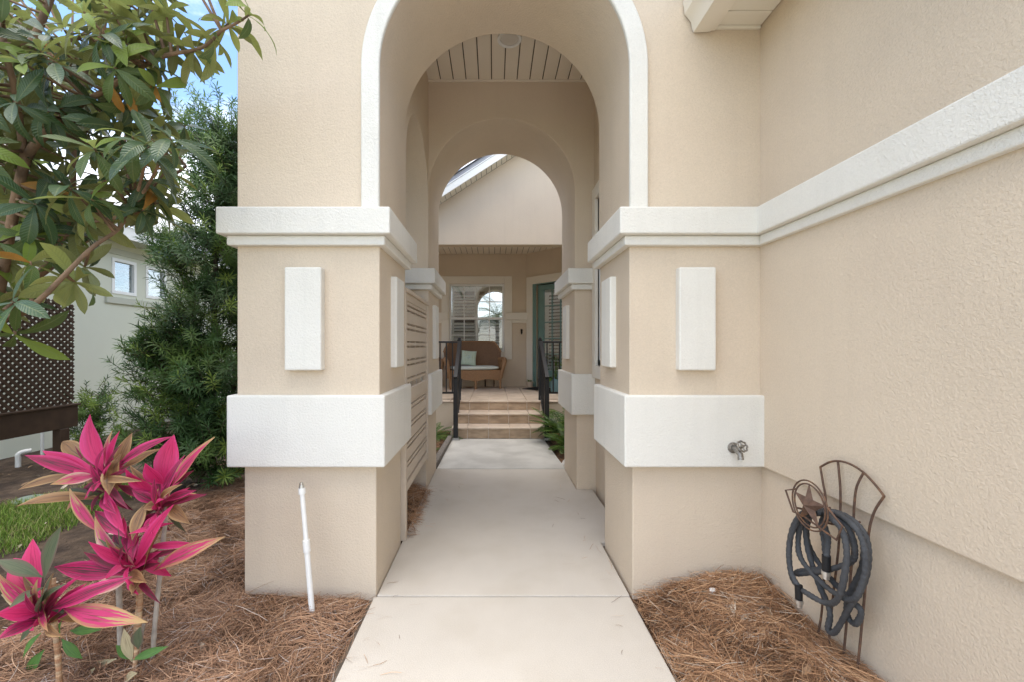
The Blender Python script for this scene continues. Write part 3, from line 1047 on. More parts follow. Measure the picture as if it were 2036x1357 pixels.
# porch floor and steps: body in grout colour, every tile its own piece
TP = 0.318
TX0 = -0.0757 - 3 * TP
dk = MB().box(-3.2, 2.0, 7.135, 9.77, -0.1, 0.474).build('porch_floor', M['grout'], house)
row_y = 7.112
tcol = list(range(-7, 7))
tile_me = MB().box(0, TP - 0.013, 0, TP - 0.013, 0, 0.018).mesh('tile', M['tile_top'])
for rr in range(9):
    for cc in tcol:
        xx = -0.0757 + cc * TP
        yy = row_y + rr * TP
        if yy + TP > 9.78 or xx + yy > 10.2:
            continue
        if rr == 0:
            continue
        o = link('tile', tile_me, dk, Matrix.Translation((xx + 0.0065, yy, 0.474)))


def bullnose(w, dpt, h):
    pr = [(0.018, 0), (dpt, 0), (dpt, h), (0.018, h)]
    for i in range(1, 6):
        a = math.pi / 2 + math.pi * i / 6
        pr.append((0.018 + 0.018 * math.cos(a), h / 2 + h / 2 * math.sin(a)))
    return MB().prism(pr, 'x', 0, w)


edge_me = bullnose(TP - 0.013, TP - 0.013, 0.036).mesh('nosing_tile', M['tile_top'], smooth=50)
for cc in tcol:
    xx = -0.0757 + cc * TP
    link('nosing_tile', edge_me, dk, Matrix.Translation((xx + 0.0065, row_y, 0.4565)))
MB().box(-3.2, -0.64, 7.128, 7.14, -0.08, 0.452).build('porch_face', M['stucco'], dk)
MB().box(0.80, 2.0, 7.128, 7.14, -0.08, 0.452).build('porch_face', M['stucco'], dk)

SX0, SX1 = -0.635, 0.785
sz = (0.0, 0.172, 0.334, 0.490)
sy = (6.466, 6.776, 7.125)
lines = [-0.0757 + k * TP for k in range(-2, 4)]
cuts = [SX0] + [x for x in lines if SX0 + 0.02 < x < SX1 - 0.02] + [SX1]
for s in range(3):
    yb = 7.136 if s == 2 else sy[s + 1] + 0.05
    if s < 2:
        body = MB().box(SX0, SX1, sy[s] + 0.012, 7.134, max(-0.08, sz[s] - 0.1 if s else -0.08), sz[s + 1] - 0.020).build('step', M['grout'], house)
    else:
        body = dk
    for a, b in zip(cuts[:-1], cuts[1:]):
        z0 = sz[s] + 0.003
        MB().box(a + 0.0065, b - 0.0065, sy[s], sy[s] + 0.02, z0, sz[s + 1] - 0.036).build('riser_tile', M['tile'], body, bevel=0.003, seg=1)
        if s < 2:
            dp = sy[s + 1] - sy[s] + 0.014
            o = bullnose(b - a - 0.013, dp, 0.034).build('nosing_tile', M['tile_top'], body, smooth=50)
            o.location = (a + 0.0065, sy[s] - 0.018, sz[s + 1] - 0.034)

# ------------------------------------------------------------------ railings
def railing(sgn, label):
    t = thing('railing', label, 'railing', 'black metal railings flanking the porch steps')
    xp = -0.575 if sgn < 0 else 0.79
    xb = -0.565 if sgn < 0 else 0.80
    yt, yb = 7.20, 6.40
    zt, zb = 1.50, 0.98
    MB().box(xp - 0.028, xp + 0.028, yt - 0.028, yt + 0.028, 0.49, 1.515).build('post', M['black_metal'], t, bevel=0.003, seg=1)
    cap = MB().box(xp - 0.034, xp + 0.034, yt - 0.034, yt + 0.034, 1.515, 1.53)
    cap.lathe([(0.022, 1.53), (0.026, 1.545), (0.022, 1.562), (0.0, 1.568)], (xp, yt, 0), 12)
    cap.build('post_cap', M['black_metal'], t)
    MB().box(xb - 0.034, xb + 0.034, yb - 0.034, yb + 0.034, 0.0, 0.97).build('post', M['black_metal'], t, bevel=0.003, seg=1)
    bp = MB().box(xb - 0.062, xb + 0.062, yb - 0.062, yb + 0.062, 0.001, 0.012)
    bp.box(xb - 0.045, xb + 0.045, yb - 0.045, yb + 0.045, 0.012, 0.03)
    bp.build('base_plate', M['galv'], t)
    dv = Vector((0, yt - yb, zt - zb))
    ln = dv.length
    mt = Matrix.Translation((xb, yb - 0.045, zb - 0.045)) @ Matrix.Rotation(math.atan2(dv.z, dv.y), 4, 'X')
    MB().box(-0.032, 0.032, -0.02, ln + 0.06, -0.012, 0.026, mt).build('handrail', M['black_metal'], t, bevel=0.008, seg=2)
    MB().box(-0.013, 0.013, 0.05, ln, -0.78, -0.75, mt).build('bottom_rail', M['black_metal'], t)
    for q in range(1, 8):
        yy = yb + (yt - yb) * q / 8
        zz = zb - 0.05 + (zt - zb) * (q / 8)
        MB().box(xb - 0.008, xb + 0.008, yy - 0.008, yy + 0.008, zz - 0.88 + 0.02, zz).build('baluster', M['black_metal'], t)
    # level guard along the porch edge
    x0, x1 = (-3.1, xp - 0.03) if sgn < 0 else (xp + 0.03, 1.28)
    MB().box(x0, x1, yt - 0.02, yt + 0.02, 1.455, 1.488).build('top_rail', M['black_metal'], t, bevel=0.003, seg=1)
    MB().box(x0, x1, yt - 0.014, yt + 0.014, 0.60, 0.632).build('bottom_rail', M['black_metal'], t)
    xx = xp + sgn * 0.115
    while x0 + 0.03 < xx < x1 - 0.03:
        MB().box(xx - 0.010, xx + 0.010, yt - 0.010, yt + 0.010, 0.633, 1.454).build('baluster', M['black_metal'], t)
        xx += sgn * 0.105
    return t


railing(-1, 'black metal stair railing beside the weathered timber edging and wicker settee')
railing(1, 'black metal stair railing beside the ferns and green front door')

# ------------------------------------------------------------------ slatted gate
gt = thing('slatted_gate', 'beige slatted screen gate between the two left piers', 'gate')
GX0, GX1 = -0.672, -0.642
GY0, GY1, GZ0, GZ1 = 3.066, 4.160, 0.325, 1.80
MB().box(GX0 - 0.01, GX1 + 0.012, GY1 - 0.055, GY1, GZ0 - 0.02, GZ1).build('stile', M['gate'], gt, bevel=0.003, seg=1)
MB().box(GX0 - 0.01, GX1 + 0.012, GY0, GY0 + 0.055, 0.0, GZ1).build('stile', M['gate'], gt, bevel=0.003, seg=1)
MB().box(GX0 - 0.012, GX1 + 0.022, GY0 + 0.002, GY1 - 0.002, GZ1 + 0.001, GZ1 + 0.03).build('top_cap', M['gate'], gt, bevel=0.003, seg=1)
a0, a1 = GY0 + 0.056, GY1 - 0.056
MB().box(GX0, GX1 + 0.004, a0, a1, 1.745, GZ1).build('rail', M['gate'], gt, bevel=0.002, seg=1)
MB().box(GX0, GX1 + 0.004, a0, a1, 0.985, 1.075).build('rail', M['gate'], gt, bevel=0.002, seg=1)
MB().box(GX0, GX1 + 0.004, a0, a1, GZ0, GZ0 + 0.06).build('rail', M['gate'], gt, bevel=0.002, seg=1)
wide = MB().box(GX0 + 0.006, GX1 - 0.002, a0 + 0.001, a1 - 0.001, -0.0415, 0.0415).mesh('slat', M['gate'])
thin = MB().box(GX0 + 0.006, GX1 - 0.002, a0 + 0.001, a1 - 0.001, -0.0105, 0.0105).mesh('slat', M['gate'])
for (top, bot) in ((1.744, 1.077), (0.983, GZ0 + 0.062)):
    z = top - 0.022
    # pattern downwards: gap, narrow slat, gap, wide slat
    first = True
    while z > bot + 0.03:
        z -= 0.0175
        if z - 0.021 < bot:
            break
        link('slat', thin, gt, Matrix.Translation((0, 0, z - 0.0105)))
        z -= 0.021 + 0.0175
        if z - 0.083 < bot:
            break
        link('slat', wide, gt, Matrix.Translation((0, 0, z - 0.0415)))
        z -= 0.083
    MB().box(GX0 + 0.006, GX1 - 0.002, a0 + 0.001, a1 - 0.001, top - 0.022, top - 0.001).build('slat', M['gate'], gt)
MB().box(-1.40, -1.37, 3.07, 4.16, 0.02, 1.82).build('shade_board', M['brown_wood'], gt)  # unseen dark board, added so the gaps between the slats look dark
for yy in (3.40, 3.64, 3.88):
    MB().box(GX0 - 0.022, GX0 + 0.0055, yy - 0.02, yy + 0.02, GZ0 + 0.02, 1.78).build('batten', M['gate'], gt)

# ------------------------------------------------------------------ ceiling light
cl = thing('ceiling_light', 'round recessed downlight in the portico board ceiling', 'light')
c = (0.135, 3.60, 4.005)
MB().lathe([(0.100, 0.0), (0.102, -0.010), (0.092, -0.016), (0.078, -0.008), (0.076, 0.006)], c, 32).build('trim_ring', M['white_paint'], cl, smooth=50)
MB().lathe([(0.0, -0.004), (0.076, -0.004)], c, 32).build('lens', M['lens'], cl)

# ------------------------------------------------------------------ settee with cushion and pillow
st = thing('settee', 'brown wicker settee with curved back and rolled arms on the porch', 'settee')
ang = R(13.0)
MS = Matrix.Translation((-0.372, 9.02, 0.492)) @ Matrix.Rotation(ang, 4, 'Z')   # local: x along front, y to the back, z up


def place(o):
    o.matrix_basis = MS
    return o


W2 = 0.54
# seat box with scalloped apron
ap = [(-W2, 0.40), (W2, 0.40), (W2, 0.19)]
for i in range(1, 16):
    xx = W2 - 2 * W2 * i / 16
    ph = (i / 16 * 2) % 1.0
    ap.append((xx, 0.150 + 0.055 * math.sin(math.pi * ph) - (0.0)))
ap.append((-W2, 0.19))
place(MB().prism(ap, 'y', 0.0, 0.03).build('apron', M['wicker'], st, bevel=0.004, seg=1))
place(MB().box(-W2, W2, 0.03, 0.50, 0.36, 0.40).build('seat', M['wicker'], st, bevel=0.006))
for s in (-1, 1):
    place(MB().prism([(0.03, 0.40), (0.50, 0.40), (0.50, 0.2), (0.3, 0.24), (0.03, 0.2)], 'x', s * W2 - 0.012, s * W2 + 0.012).build('side_apron', M['wicker'], st))
# backrest: curved shell, swept from the two wings
bm_v, bm_f = [], []
NB, NH = 28, 8
for side_ in (0, 1):
    for i in range(NB + 1):
        u = -1 + 2 * i / NB
        a = u * 1.15
        x = 0.60 * math.sin(a) / math.sin(1.15)
        yb = 0.44 - 0.18 * (1 - math.cos(a)) / (1 - math.cos(1.15)) * 0.9
        top = 1.02 - 0.05 * abs(u) ** 2 - 0.22 * max(0, abs(u) - 0.72) / 0.28 * 0.9
        for jx in range(NH + 1):
            h = jx / NH
            z = 0.36 + (top - 0.36) * h
            yy = yb + 0.07 * h + (0.035 if side_ else 0.0)
            bm_v.append((x * (1 + 0.06 * h), yy, z))
n1 = (NB + 1) * (NH + 1)
for side_ in (0, 1):
    for i in range(NB):
        for jx in range(NH):
            a = side_ * n1 + i * (NH + 1) + jx
            bm_f.append((a, a + NH + 1, a + NH + 2, a + 1))
for i in range(NB):
    a = i * (NH + 1) + NH
    bm_f.append((a, a + NH + 1, n1 + a + NH + 1, n1 + a))
for jx in range(NH):
    for i in (0, NB):
        a = i * (NH + 1) + jx
        bm_f.append((a, a + 1, n1 + a + 1, n1 + a))
mb = MB(); mb.v = bm_v; mb.f = bm_f
place(mb.build('backrest', M['wicker_dark'], st, smooth=50))
rim = [(bm_v[i * (NH + 1) + NH][0], bm_v[i * (NH + 1) + NH][1] + 0.018, bm_v[i * (NH + 1) + NH][2] + 0.006) for i in range(NB + 1)]
place(MB().tube(rim, 0.022, 8).build('back_rim', M['wicker'], st, smooth=60))
for s in (-1, 1):
    # rolled arm that flares outwards and tapers down to the front leg
    path = [(s * 0.60, 0.36, 0.62), (s * 0.635, 0.22, 0.625), (s * 0.64, 0.08, 0.62), (s * 0.625, -0.01, 0.585), (s * 0.60, -0.03, 0.50),
            (s * 0.575, -0.01, 0.36), (s * 0.555, 0.0, 0.22)]
    place(MB().tube(path, [0.045, 0.052, 0.056, 0.055, 0.045, 0.034, 0.026], 12).build('arm', M['wicker'], st, smooth=60))
    place(MB().prism([(0.0, 0.38), (0.0, 0.56), (0.10, 0.60), (0.40, 0.60), (0.46, 0.40)], 'x', s * 0.585 - 0.015, s * 0.585 + 0.015).build(
        'arm_panel', M['wicker'], st))
    place(MB().tube([(s * 0.535, 0.015, 0.22), (s * 0.535, 0.015, 0.0)], [0.028, 0.024], 10).build('leg', M['wicker'], st, smooth=50))
    place(MB().tube([(s * 0.50, 0.43, 0.38), (s * 0.50, 0.46, 0.0)], [0.018, 0.016], 8).build('leg', M['wicker_dark'], st, smooth=50))
place(MB().tube([(0.0, 0.015, 0.20), (0.0, 0.015, 0.0)], [0.028, 0.024], 10).build('leg', M['wicker'], st, smooth=50))
place(MB().tube([(0.30, 0.46, 0.38), (0.30, 0.46, 0.0)], 0.014, 8).build('leg', M['dark_bronze'], st, smooth=50))


def soft_box(w, d, h, p=3.2, nu=28, nv=14):
    """cushion: superellipsoid"""
    mb = MB()
    def sg(a, e):
        return math.copysign(abs(a) ** e, a)
    for i in range(nv + 1):
        v = -math.pi / 2 + math.pi * i / nv
        for k in range(nu):
            u = 2 * math.pi * k / nu
            mb.v.append((w / 2 * sg(math.cos(v), 0.35) * sg(math.cos(u), 0.3), d / 2 * sg(math.cos(v), 0.35) * sg(math.sin(u), 0.3),
                         h / 2 * sg(math.sin(v), 0.8)))
    for i in range(nv):
        for k in range(nu):
            mb.f.append((i * nu + k, i * nu + (k + 1) % nu, (i + 1) * nu + (k + 1) % nu, (i + 1) * nu + k))
    return mb


cu = soft_box(1.06, 0.43, 0.085).build('seat_cushion', M['cushion'], None, smooth=70)
cu.matrix_basis = MS @ Matrix.Translation((0.0, 0.215, 0.443))
tag(cu, 'pale mint seat cushion lying on the wicker settee', 'cushion')

# pillow with pinched corners and a flower sprig
pb = MB()
NP = 14
for sd_ in (1, -1):
    for i in range(NP + 1):
        for k in range(NP + 1):
            u, v = -1 + 2 * i / NP, -1 + 2 * k / NP
            th = 0.055 * (max(0, 1 - u * u) * max(0, 1 - v * v)) ** 0.45
            pinch = 1 - 0.06 * (1 - v * v)
            pinchv = 1 - 0.06 * (1 - u * u)
            pb.v.append((0.165 * u * pinch, sd_ * -th, 0.165 * v * pinchv))
n1 = (NP + 1) ** 2
for sd_ in (0, 1):
    for i in range(NP):
        for k in range(NP):
            a = sd_ * n1 + i * (NP + 1) + k
            pb.f.append((a, a + 1, a + NP + 2, a + NP + 1))
pil = thing('pillow', 'square pale green pillow with leafy print leaning on the settee back', 'pillow')
MPI = MS @ Matrix.Translation((-0.10, 0.31, 0.655)) @ Matrix.Rotation(R(-6), 4, 'Z') @ Matrix.Rotation(R(-18), 4, 'X') @ Matrix.Rotation(R(5), 4, 'Y')
me = pb.mesh('cover', M['pillow'], smooth=70)
uvl = me.uv_layers.new(name='UVMap')
for lp in me.loops:
    cv = me.vertices[lp.vertex_index].co
    uvl.data[lp.index].uv = (cv.x / 0.33 + 0.5, cv.z / 0.33 + 0.5)
link('cover', me, pil, MPI)
M['print_blue'] = pmat('print_blue', (0.16, 0.28, 0.38), 0.9, 0.1)
M['print_ochre'] = pmat('print_ochre', (0.45, 0.42, 0.20), 0.9, 0.1)
sprig = MB()
sprig2 = MB()
for k in range(16):
    rr = 0.012 + 0.011 * (k % 5)
    a = k * 2.4
    for (sp_, ox, oz) in ((sprig, 0.0, 0.01), (sprig2, -0.07, 0.05)):
        cx, cz = ox + rr * math.cos(a), oz + 1.2 * rr * math.sin(a)
        dd = Vector((math.cos(a), 0, math.sin(a)))
        qq = Vector((-dd.z, 0, dd.x))
        yf = -0.0565 + 0.055 * (1 - (max(0, 1 - (cx / .165) ** 2) * max(0, 1 - (cz / .165) ** 2)) ** 0.45)
        b = len(sp_.v)
        for (s1, s2) in ((-0.011, 0), (0, -0.004), (0.011, 0), (0, 0.004)):
            pnt = Vector((cx, yf, cz)) + dd * s1 + qq * s2
            sp_.v.append(tuple(pnt))
        sp_.f.append((b, b + 1, b + 2, b + 3))
link('sprig_print', sprig.mesh('sprig_print', M['print_blue']), pil, MPI)
link('sprig_print', sprig2.mesh('sprig_print', M['print_ochre']), pil, MPI)

# second wicker chair just inside the left of the porch (only its arm shows between the balusters)
ch = thing('wicker_chair', 'wicker armchair partly hidden behind the left railing', 'chair')
MC = Matrix.Translation((-1.42, 9.32, 0.492)) @ Matrix.Rotation(R(35), 4, 'Z')
for nm, mb_ in (('seat', MB().box(-0.3, 0.3, 0, 0.5, 0.34, 0.40)),
                ('backrest', MB().prism([(-0.3, 0.36), (0.3, 0.36), (0.34, 0.8), (0.2, 0.9), (-0.2, 0.9), (-0.34, 0.8)], 'y', 0.47, 0.52)),
                ('arm', MB().tube([(0.33, 0.48, 0.64), (0.36, 0.2, 0.62), (0.34, 0.0, 0.58), (0.31, 0.0, 0.2)], [0.045, 0.05, 0.05, 0.03], 10)),
                ('arm', MB().tube([(-0.33, 0.48, 0.64), (-0.36, 0.2, 0.62), (-0.34, 0.0, 0.58), (-0.31, 0.0, 0.2)], [0.045, 0.05, 0.05, 0.03], 10)),
                ('apron', MB().box(-0.3, 0.3, 0.0, 0.03, 0.2, 0.339))):
    o = mb_.build(nm, M['wicker'], ch, smooth=45)
    o.matrix_basis = MC
for (lx, ly) in ((-0.28, 0.02), (0.28, 0.02), (-0.28, 0.48), (0.28, 0.48)):
    o = MB().tube([(lx, ly, 0.34), (lx, ly, 0.0)], [0.026, 0.022], 8).build('leg', M['wicker'], ch, smooth=45)
    o.matrix_basis = MC

# door mat, wall hook
o = MB().box(0.42, 1.18, -0.62, -0.08, 0.4925, 0.508, M45).build('door_mat', M['mat'], None, bevel=0.004, seg=1)
tag(o, 'dark door mat lying in front of the green front door', 'mat')
hx, hz = (1037 - VX) * kb, EYE - (659 - VY) * kb
hk = MB()
hk.lathe([(0.0, -0.045), (0.018, -0.04), (0.022, 0.0), (0.014, 0.012), (0.022, 0.02), (0.024, 0.045), (0.0, 0.055)], (hx, YB - 0.02, hz), 10)
hk.box(hx - 0.012, hx + 0.012, YB - 0.02, YB + 0.003, hz - 0.06, hz + 0.06)
tag(hk.build('doorbell', M['dark_bronze']), 'small dark bronze doorbell on the wall between window and door', 'doorbell')

# ------------------------------------------------------------------ hose bib
bx, by = 1.312, 2.338
bz = 0.835
hb = thing('hose_bib', 'weathered brass garden tap on the right white band', 'tap')
MB().tube([(bx, by + 0.01, bz + 0.01), (bx, by - 0.035, bz + 0.005), (bx, by - 0.07, bz - 0.01), (bx, by - 0.078, bz - 0.038)],
          [0.014, 0.014, 0.015, 0.015], 12).build('spout', M['brass'], hb, smooth=40)
MB().lathe([(0.030, 0.0), (0.030, 0.006), (0.016, 0.01)], (0, 0, 0), 16).build('flange', M['brass'], hb, smooth=40).matrix_basis = \
    Matrix.Translation((bx, by, bz + 0.01)) @ Matrix.Rotation(R(90), 4, 'X')
MB().tube([(bx, by - 0.05, bz), (bx + 0.004, by - 0.075, bz + 0.03)], 0.006, 8).build('stem', M['brass'], hb, smooth=40)
hw = MB()
ring = []
for k in range(33):
    a = 2 * math.pi * k / 32
    rr = 0.027 * (1 + 0.09 * math.cos(8 * a))
    ring.append((rr * math.cos(a), rr * math.sin(a), 0))
hw.tube(ring, 0.0048, 8, cap=False)
for k in range(4):
    a = math.pi * k / 2 + 0.3
    hw.tube([(0, 0, 0), (0.025 * math.cos(a), 0.025 * math.sin(a), 0)], 0.004, 6)
hw.lathe([(0.0, 0.006), (0.009, 0.006), (0.009, -0.006), (0.0, -0.006)], (0, 0, 0), 12)
hw.build('handwheel', M['brass'], hb, smooth=45).matrix_basis = \
    Matrix.Translation((bx + 0.006, by - 0.08, bz + 0.035)) @ Matrix.Rotation(R(62), 4, 'X') @ Matrix.Rotation(R(8), 4, 'Y')

# ------------------------------------------------------------------ hose stand and hose
hs = thing('hose_stand', 'rusty wire hose stand with fan top and star medallion against right wall', 'hose stand')
RD = 0.0045


def smooth_path(pts, n=10, closed=False):
    pts = [Vector(p) for p in pts]
    out = []
    m_ = len(pts)
    rng_ = range(m_ if closed else m_ - 1)
    for i in rng_:
        if closed:
            p0, p1, p2, p3 = pts[(i - 1) % m_], pts[i], pts[(i + 1) % m_], pts[(i + 2) % m_]
        else:
            p0, p1, p2, p3 = pts[max(i - 1, 0)], pts[i], pts[i + 1], pts[min(i + 2, m_ - 1)]
        for k in range(n):
            t_ = k / n
            out.append(0.5 * ((2 * p1) + (-p0 + p2) * t_ + (2 * p0 - 5 * p1 + 4 * p2 - p3) * t_ ** 2 + (-p0 + 3 * p1 - 3 * p2 + p3) * t_ ** 3))
    out.append(pts[0] if closed else pts[-1])
    return out


def PX(px, py, X):
    """photo pixel on the plane x = X"""
    Y = F * X / (px - VX)
    return Vector((X, Y, EYE - (py - VY) * Y / F))


XS = 1.462
# four prongs from the ground to the fan arc
prongs = [[(1622, 1278), (1634, 1215), (1641, 1090), (1642, 1000), (1636, 960), (1631, 930)],
          [(1646, 1285), (1655, 1200), (1668, 1080), (1671, 985), (1668, 940), (1666, 919)],
          [(1675, 1315), (1684, 1230), (1695, 1100), (1697, 1035), (1702, 975), (1717, 941)],
          [(1703, 1350), (1712, 1260), (1722, 1150), (1727, 1065), (1738, 1020), (1758, 988)]]
for pr in prongs:
    pts = [PX(a, b, XS) for a, b in pr]
    pts[0].z = min(pts[0].z, bed_r(1.46, pts[0].y) - 0.03)
    MB().tube(smooth_path(pts, 8), RD, 8).build('prong', M['rust'], hs, smooth=60)
arc = [PX(a, b, XS) for a, b in ((1631, 930), (1648, 921), (1666, 918), (1690, 924), (1717, 941), (1740, 965), (1758, 988))]
MB().tube(smooth_path(arc, 8), RD, 8).build('fan_arc', M['rust'], hs, smooth=60)
# cradle arms out from the back, front bow frame, circle and star at x = 1.30
XF = 1.315
FB = [(1562, 976), (1577, 1019), (1597, 1027), (1663, 1075), (1675, 1048), (1643, 1008), (1583, 974)]
fpts = [PX(a, b, XF) for a, b in FB]
frame_path = [fpts[6], fpts[0], fpts[1], fpts[2], fpts[3], fpts[4], fpts[5]]
MB().tube(frame_path, RD * 0.9, 8).build('front_frame', M['rust'], hs, smooth=40)
yc, zc_ = F * XF / (1612 - VX), 0.0
cc_ = PX(1609, 1006, XF)
for rr in (0.100, 0.086):
    MB().tube([cc_ + Vector((0.0, rr * math.cos(a), rr * math.sin(a))) for a in [2 * math.pi * k / 40 for k in range(41)]], RD * 0.75, 8, cap=False).build(
        'medallion_ring', M['rust'], hs, smooth=60)
star = MB()
for k in range(10):
    a = math.pi / 2 + math.pi * k / 5
    rr = 0.094 if k % 2 == 0 else 0.036
    star.v.append((cc_.x, cc_.y + rr * math.cos(a), cc_.z + rr * math.sin(a)))
star.v += [(cc_.x - 0.026, cc_.y, cc_.z), (cc_.x + 0.006, cc_.y, cc_.z)]
for k in range(10):
    star.f.append((k, (k + 1) % 10, 10))
    star.f.append(((k + 1) % 10, k, 11))
star.build('star', M['rust'], hs)
for (yy, zz) in ((cc_.y - 0.075, 0.70), (cc_.y + 0.075, 0.70)):
    MB().tube(smooth_path([(XS, yy, zz), (XS - 0.08, yy, zz - 0.012), (XF, yy, zz + 0.0)], 6), RD, 8).build('cradle_arm', M['rust'], hs, smooth=60)

gh = thing('garden_hose', 'dark grey fabric garden hose looped over the rusty hose stand', 'hose')
hp = []
rg = random.Random(5)
# loops given as photo pixels with the plane they hang in
loops = [
    (1.345, [(1628, 1020), (1600, 1018), (1578, 1050), (1568, 1110), (1580, 1160), (1612, 1188), (1650, 1200), (1672, 1180), (1683, 1110), (1674, 1060), (1650, 1030)]),
    (1.370, [(1632, 1022), (1598, 1030), (1585, 1080), (1597, 1120), (1640, 1165), (1680, 1190), (1705, 1185), (1722, 1130), (1715, 1070), (1685, 1035)]),
    (1.395, [(1645, 1018), (1607, 1024), (1602, 1080), (1622, 1150), (1650, 1215), (1648, 1252), (1660, 1258), (1690, 1210), (1716, 1160), (1726, 1090), (1700, 1040)]),
    (1.420, [(1650, 1016), (1615, 1022), (1606, 1080), (1640, 1140), (1690, 1190), (1712, 1215), (1700, 1240), (1684, 1228), (1688, 1190), (1716, 1120), (1712, 1060), (1684, 1030)]),
    (1.375, [(1652, 1022), (1632, 1040), (1640, 1090), (1640, 1128), (1590, 1136), (1588, 1142), (1640, 1135), (1690, 1118), (1700, 1090), (1680, 1045)]),
]
for (X_, lp) in loops:
    for i, (a, b) in enumerate(lp):
        hp.append(PX(a + rg.uniform(-2, 2), b + rg.uniform(-2, 2), X_ + rg.uniform(-0.008, 0.008)))
hp = [PX(1588, 1170, 1.335), PX(1572, 1135, 1.335), PX(1570, 1080, 1.335), PX(1588, 1030, 1.338), PX(1612, 1015, 1.342)] + hp + \
     [PX(1640, 1035, 1.37), PX(1646, 1075, 1.36), PX(1643, 1112, 1.352)]
hpath = smooth_path(hp, 14)
hr = [0.0110 + 0.0011 * math.sin(i * 2.1) + 0.0008 * math.sin(i * 0.37) for i in range(len(hpath))]
MB().tube(hpath, hr, 10).build('hose_body', M['hose'], gh, smooth=70)
e1 = [PX(1588, 1168, 1.335), PX(1593, 1190, 1.335), PX(1598, 1204, 1.335)]


def coupling(p, d, n):
    d = d.normalized()
    MB().tube([p - d * 0.012, p + d * 0.05], [0.0155, 0.0145], 12).build('hose_cuff', M['rubber'], gh, smooth=50)
    MB().tube([p + d * 0.051, p + d * 0.066, p + d * 0.067, p + d * 0.083], [0.0165, 0.0165, 0.012, 0.012], 12).build('coupling', M['chrome'], gh, smooth=40)


coupling(hp[0], Vector((0.0, -0.03, -1)), 0)
coupling(hp[-1], Vector((0.0, 0.02, -1)), 0)

# ------------------------------------------------------------------ pvc riser, cap, pipes, valve lid
def pvc_riser():
    t = thing('irrigation_riser', 'leaning white plastic riser pipe in front of the left pier', 'pipe')
    b = P(622, 1228, 2.22); b.z = -0.03
    top = P(600, 972, 2.27)
    dd = (top - b).normalized()
    mid = b.lerp(top, 0.56)
    MB().tube([b, mid], 0.0145, 14).build('lower_pipe', M['pvc'], t, smooth=50)
    MB().tube([mid - dd * 0.03, mid + dd * 0.03], 0.0185, 14).build('coupling', M['pvc'], t, smooth=50)
    MB().tube([mid, top], 0.0125, 14).build('upper_pipe', M['pvc'], t, smooth=50)
    MB().tube([top - dd * 0.03, top], 0.0175, 14).build('collar', M['pvc'], t, smooth=50)
    MB().tube([top, top + dd * 0.014, top + dd * 0.015, top + dd * 0.03], [0.014, 0.014, 0.010, 0.011], 12).build('nozzle', M['chrome'], t, smooth=40)


pvc_riser()
pc = P(1417, 1216, 2.22)
pc.z = bed_r(pc.x, pc.y)
o = MB().lathe([(0.016, -0.05), (0.016, 0.0), (0.0175, 0.002), (0.0175, 0.034), (0.014, 0.040), (0.0, 0.041)], pc, 16).build('pipe_cap', M['pvc'], None, smooth=45)
tag(o, 'small white plastic pipe cap poking out of the right pine straw', 'pipe cap')

XN = -6.3
pe = PX(36, 920, -5.7)
t = MB()
t.tube(smooth_path([(pe.x, pe.y, -0.08), (pe.x, pe.y, 0.06), (pe.x, pe.y, 0.10), (pe.x + 0.02, pe.y + 0.03, 0.125), (pe.x + 0.06, pe.y + 0.09, 0.13)], 5), 0.026, 12)
tag(t.build('drain_pipe', M['pvc'], None, smooth=60), 'short white elbow drain pipe sticking up under the lattice screen', 'pipe')
pe = PX(84, 915, -5.9)
tag(MB().tube([(pe.x, pe.y, -0.1), (pe.x, pe.y, 0.42)], 0.018, 10).build('conduit_pipe', M['pvc'], None, smooth=60),
    'thin upright white pipe beside the lattice screen post', 'pipe')
vp = P(60, 985, 4.05)
o = MB().lathe([(0.0, 0.022), (0.10, 0.022), (0.125, 0.012), (0.13, -0.03)], (vp.x, vp.y, -0.06), 24).build('valve_lid', M['valve_green'], None, smooth=40)
tag(o, 'round grey green irrigation valve lid at the lawn edge', 'valve lid')

# ------------------------------------------------------------------ neighbour's house
nh = thing('neighbour_house', 'pale green stucco house with small high shuttered windows beyond the lattice', 'house')


def yn(px):
    return F * XN / (px - VX)


w1 = (yn(222), yn(270.5))
w2 = (yn(289.5), yn(331))
w2 = (w2[0], w2[0] + (w1[1] - w1[0]))
nz1 = EYE - (514 - VY) * yn(236) / F
nz0 = EYE - (584 - VY) * yn(236) / F
ys = [0.5, w1[0], w1[1], w2[0], w2[1], 13.0]
m = MB()
for k in (0, 2, 4):
    m.box(XN - 0.2, XN, ys[k], ys[k + 1], nz0, nz1)
m.box(XN - 0.2, XN, 0.5, 13.0, -0.15, nz0)
m.box(XN - 0.2, XN, 0.5, 13.0, nz1, 3.44)
m.build('wall', M['green_stucco'], nh)
MB().box(XN - 0.01, XN + 0.035, w1[0] - 0.12, 13.0, nz0 - 0.17, nz0 - 0.06).build('sill_band', M['green_trim'], nh, bevel=0.005, seg=1)
MB().box(XN - 0.01, XN + 0.018, w1[0] - 0.12, 13.0, nz1 + 0.06, nz1 + 0.16).build('head_band', M['green_trim'], nh, bevel=0.005, seg=1)
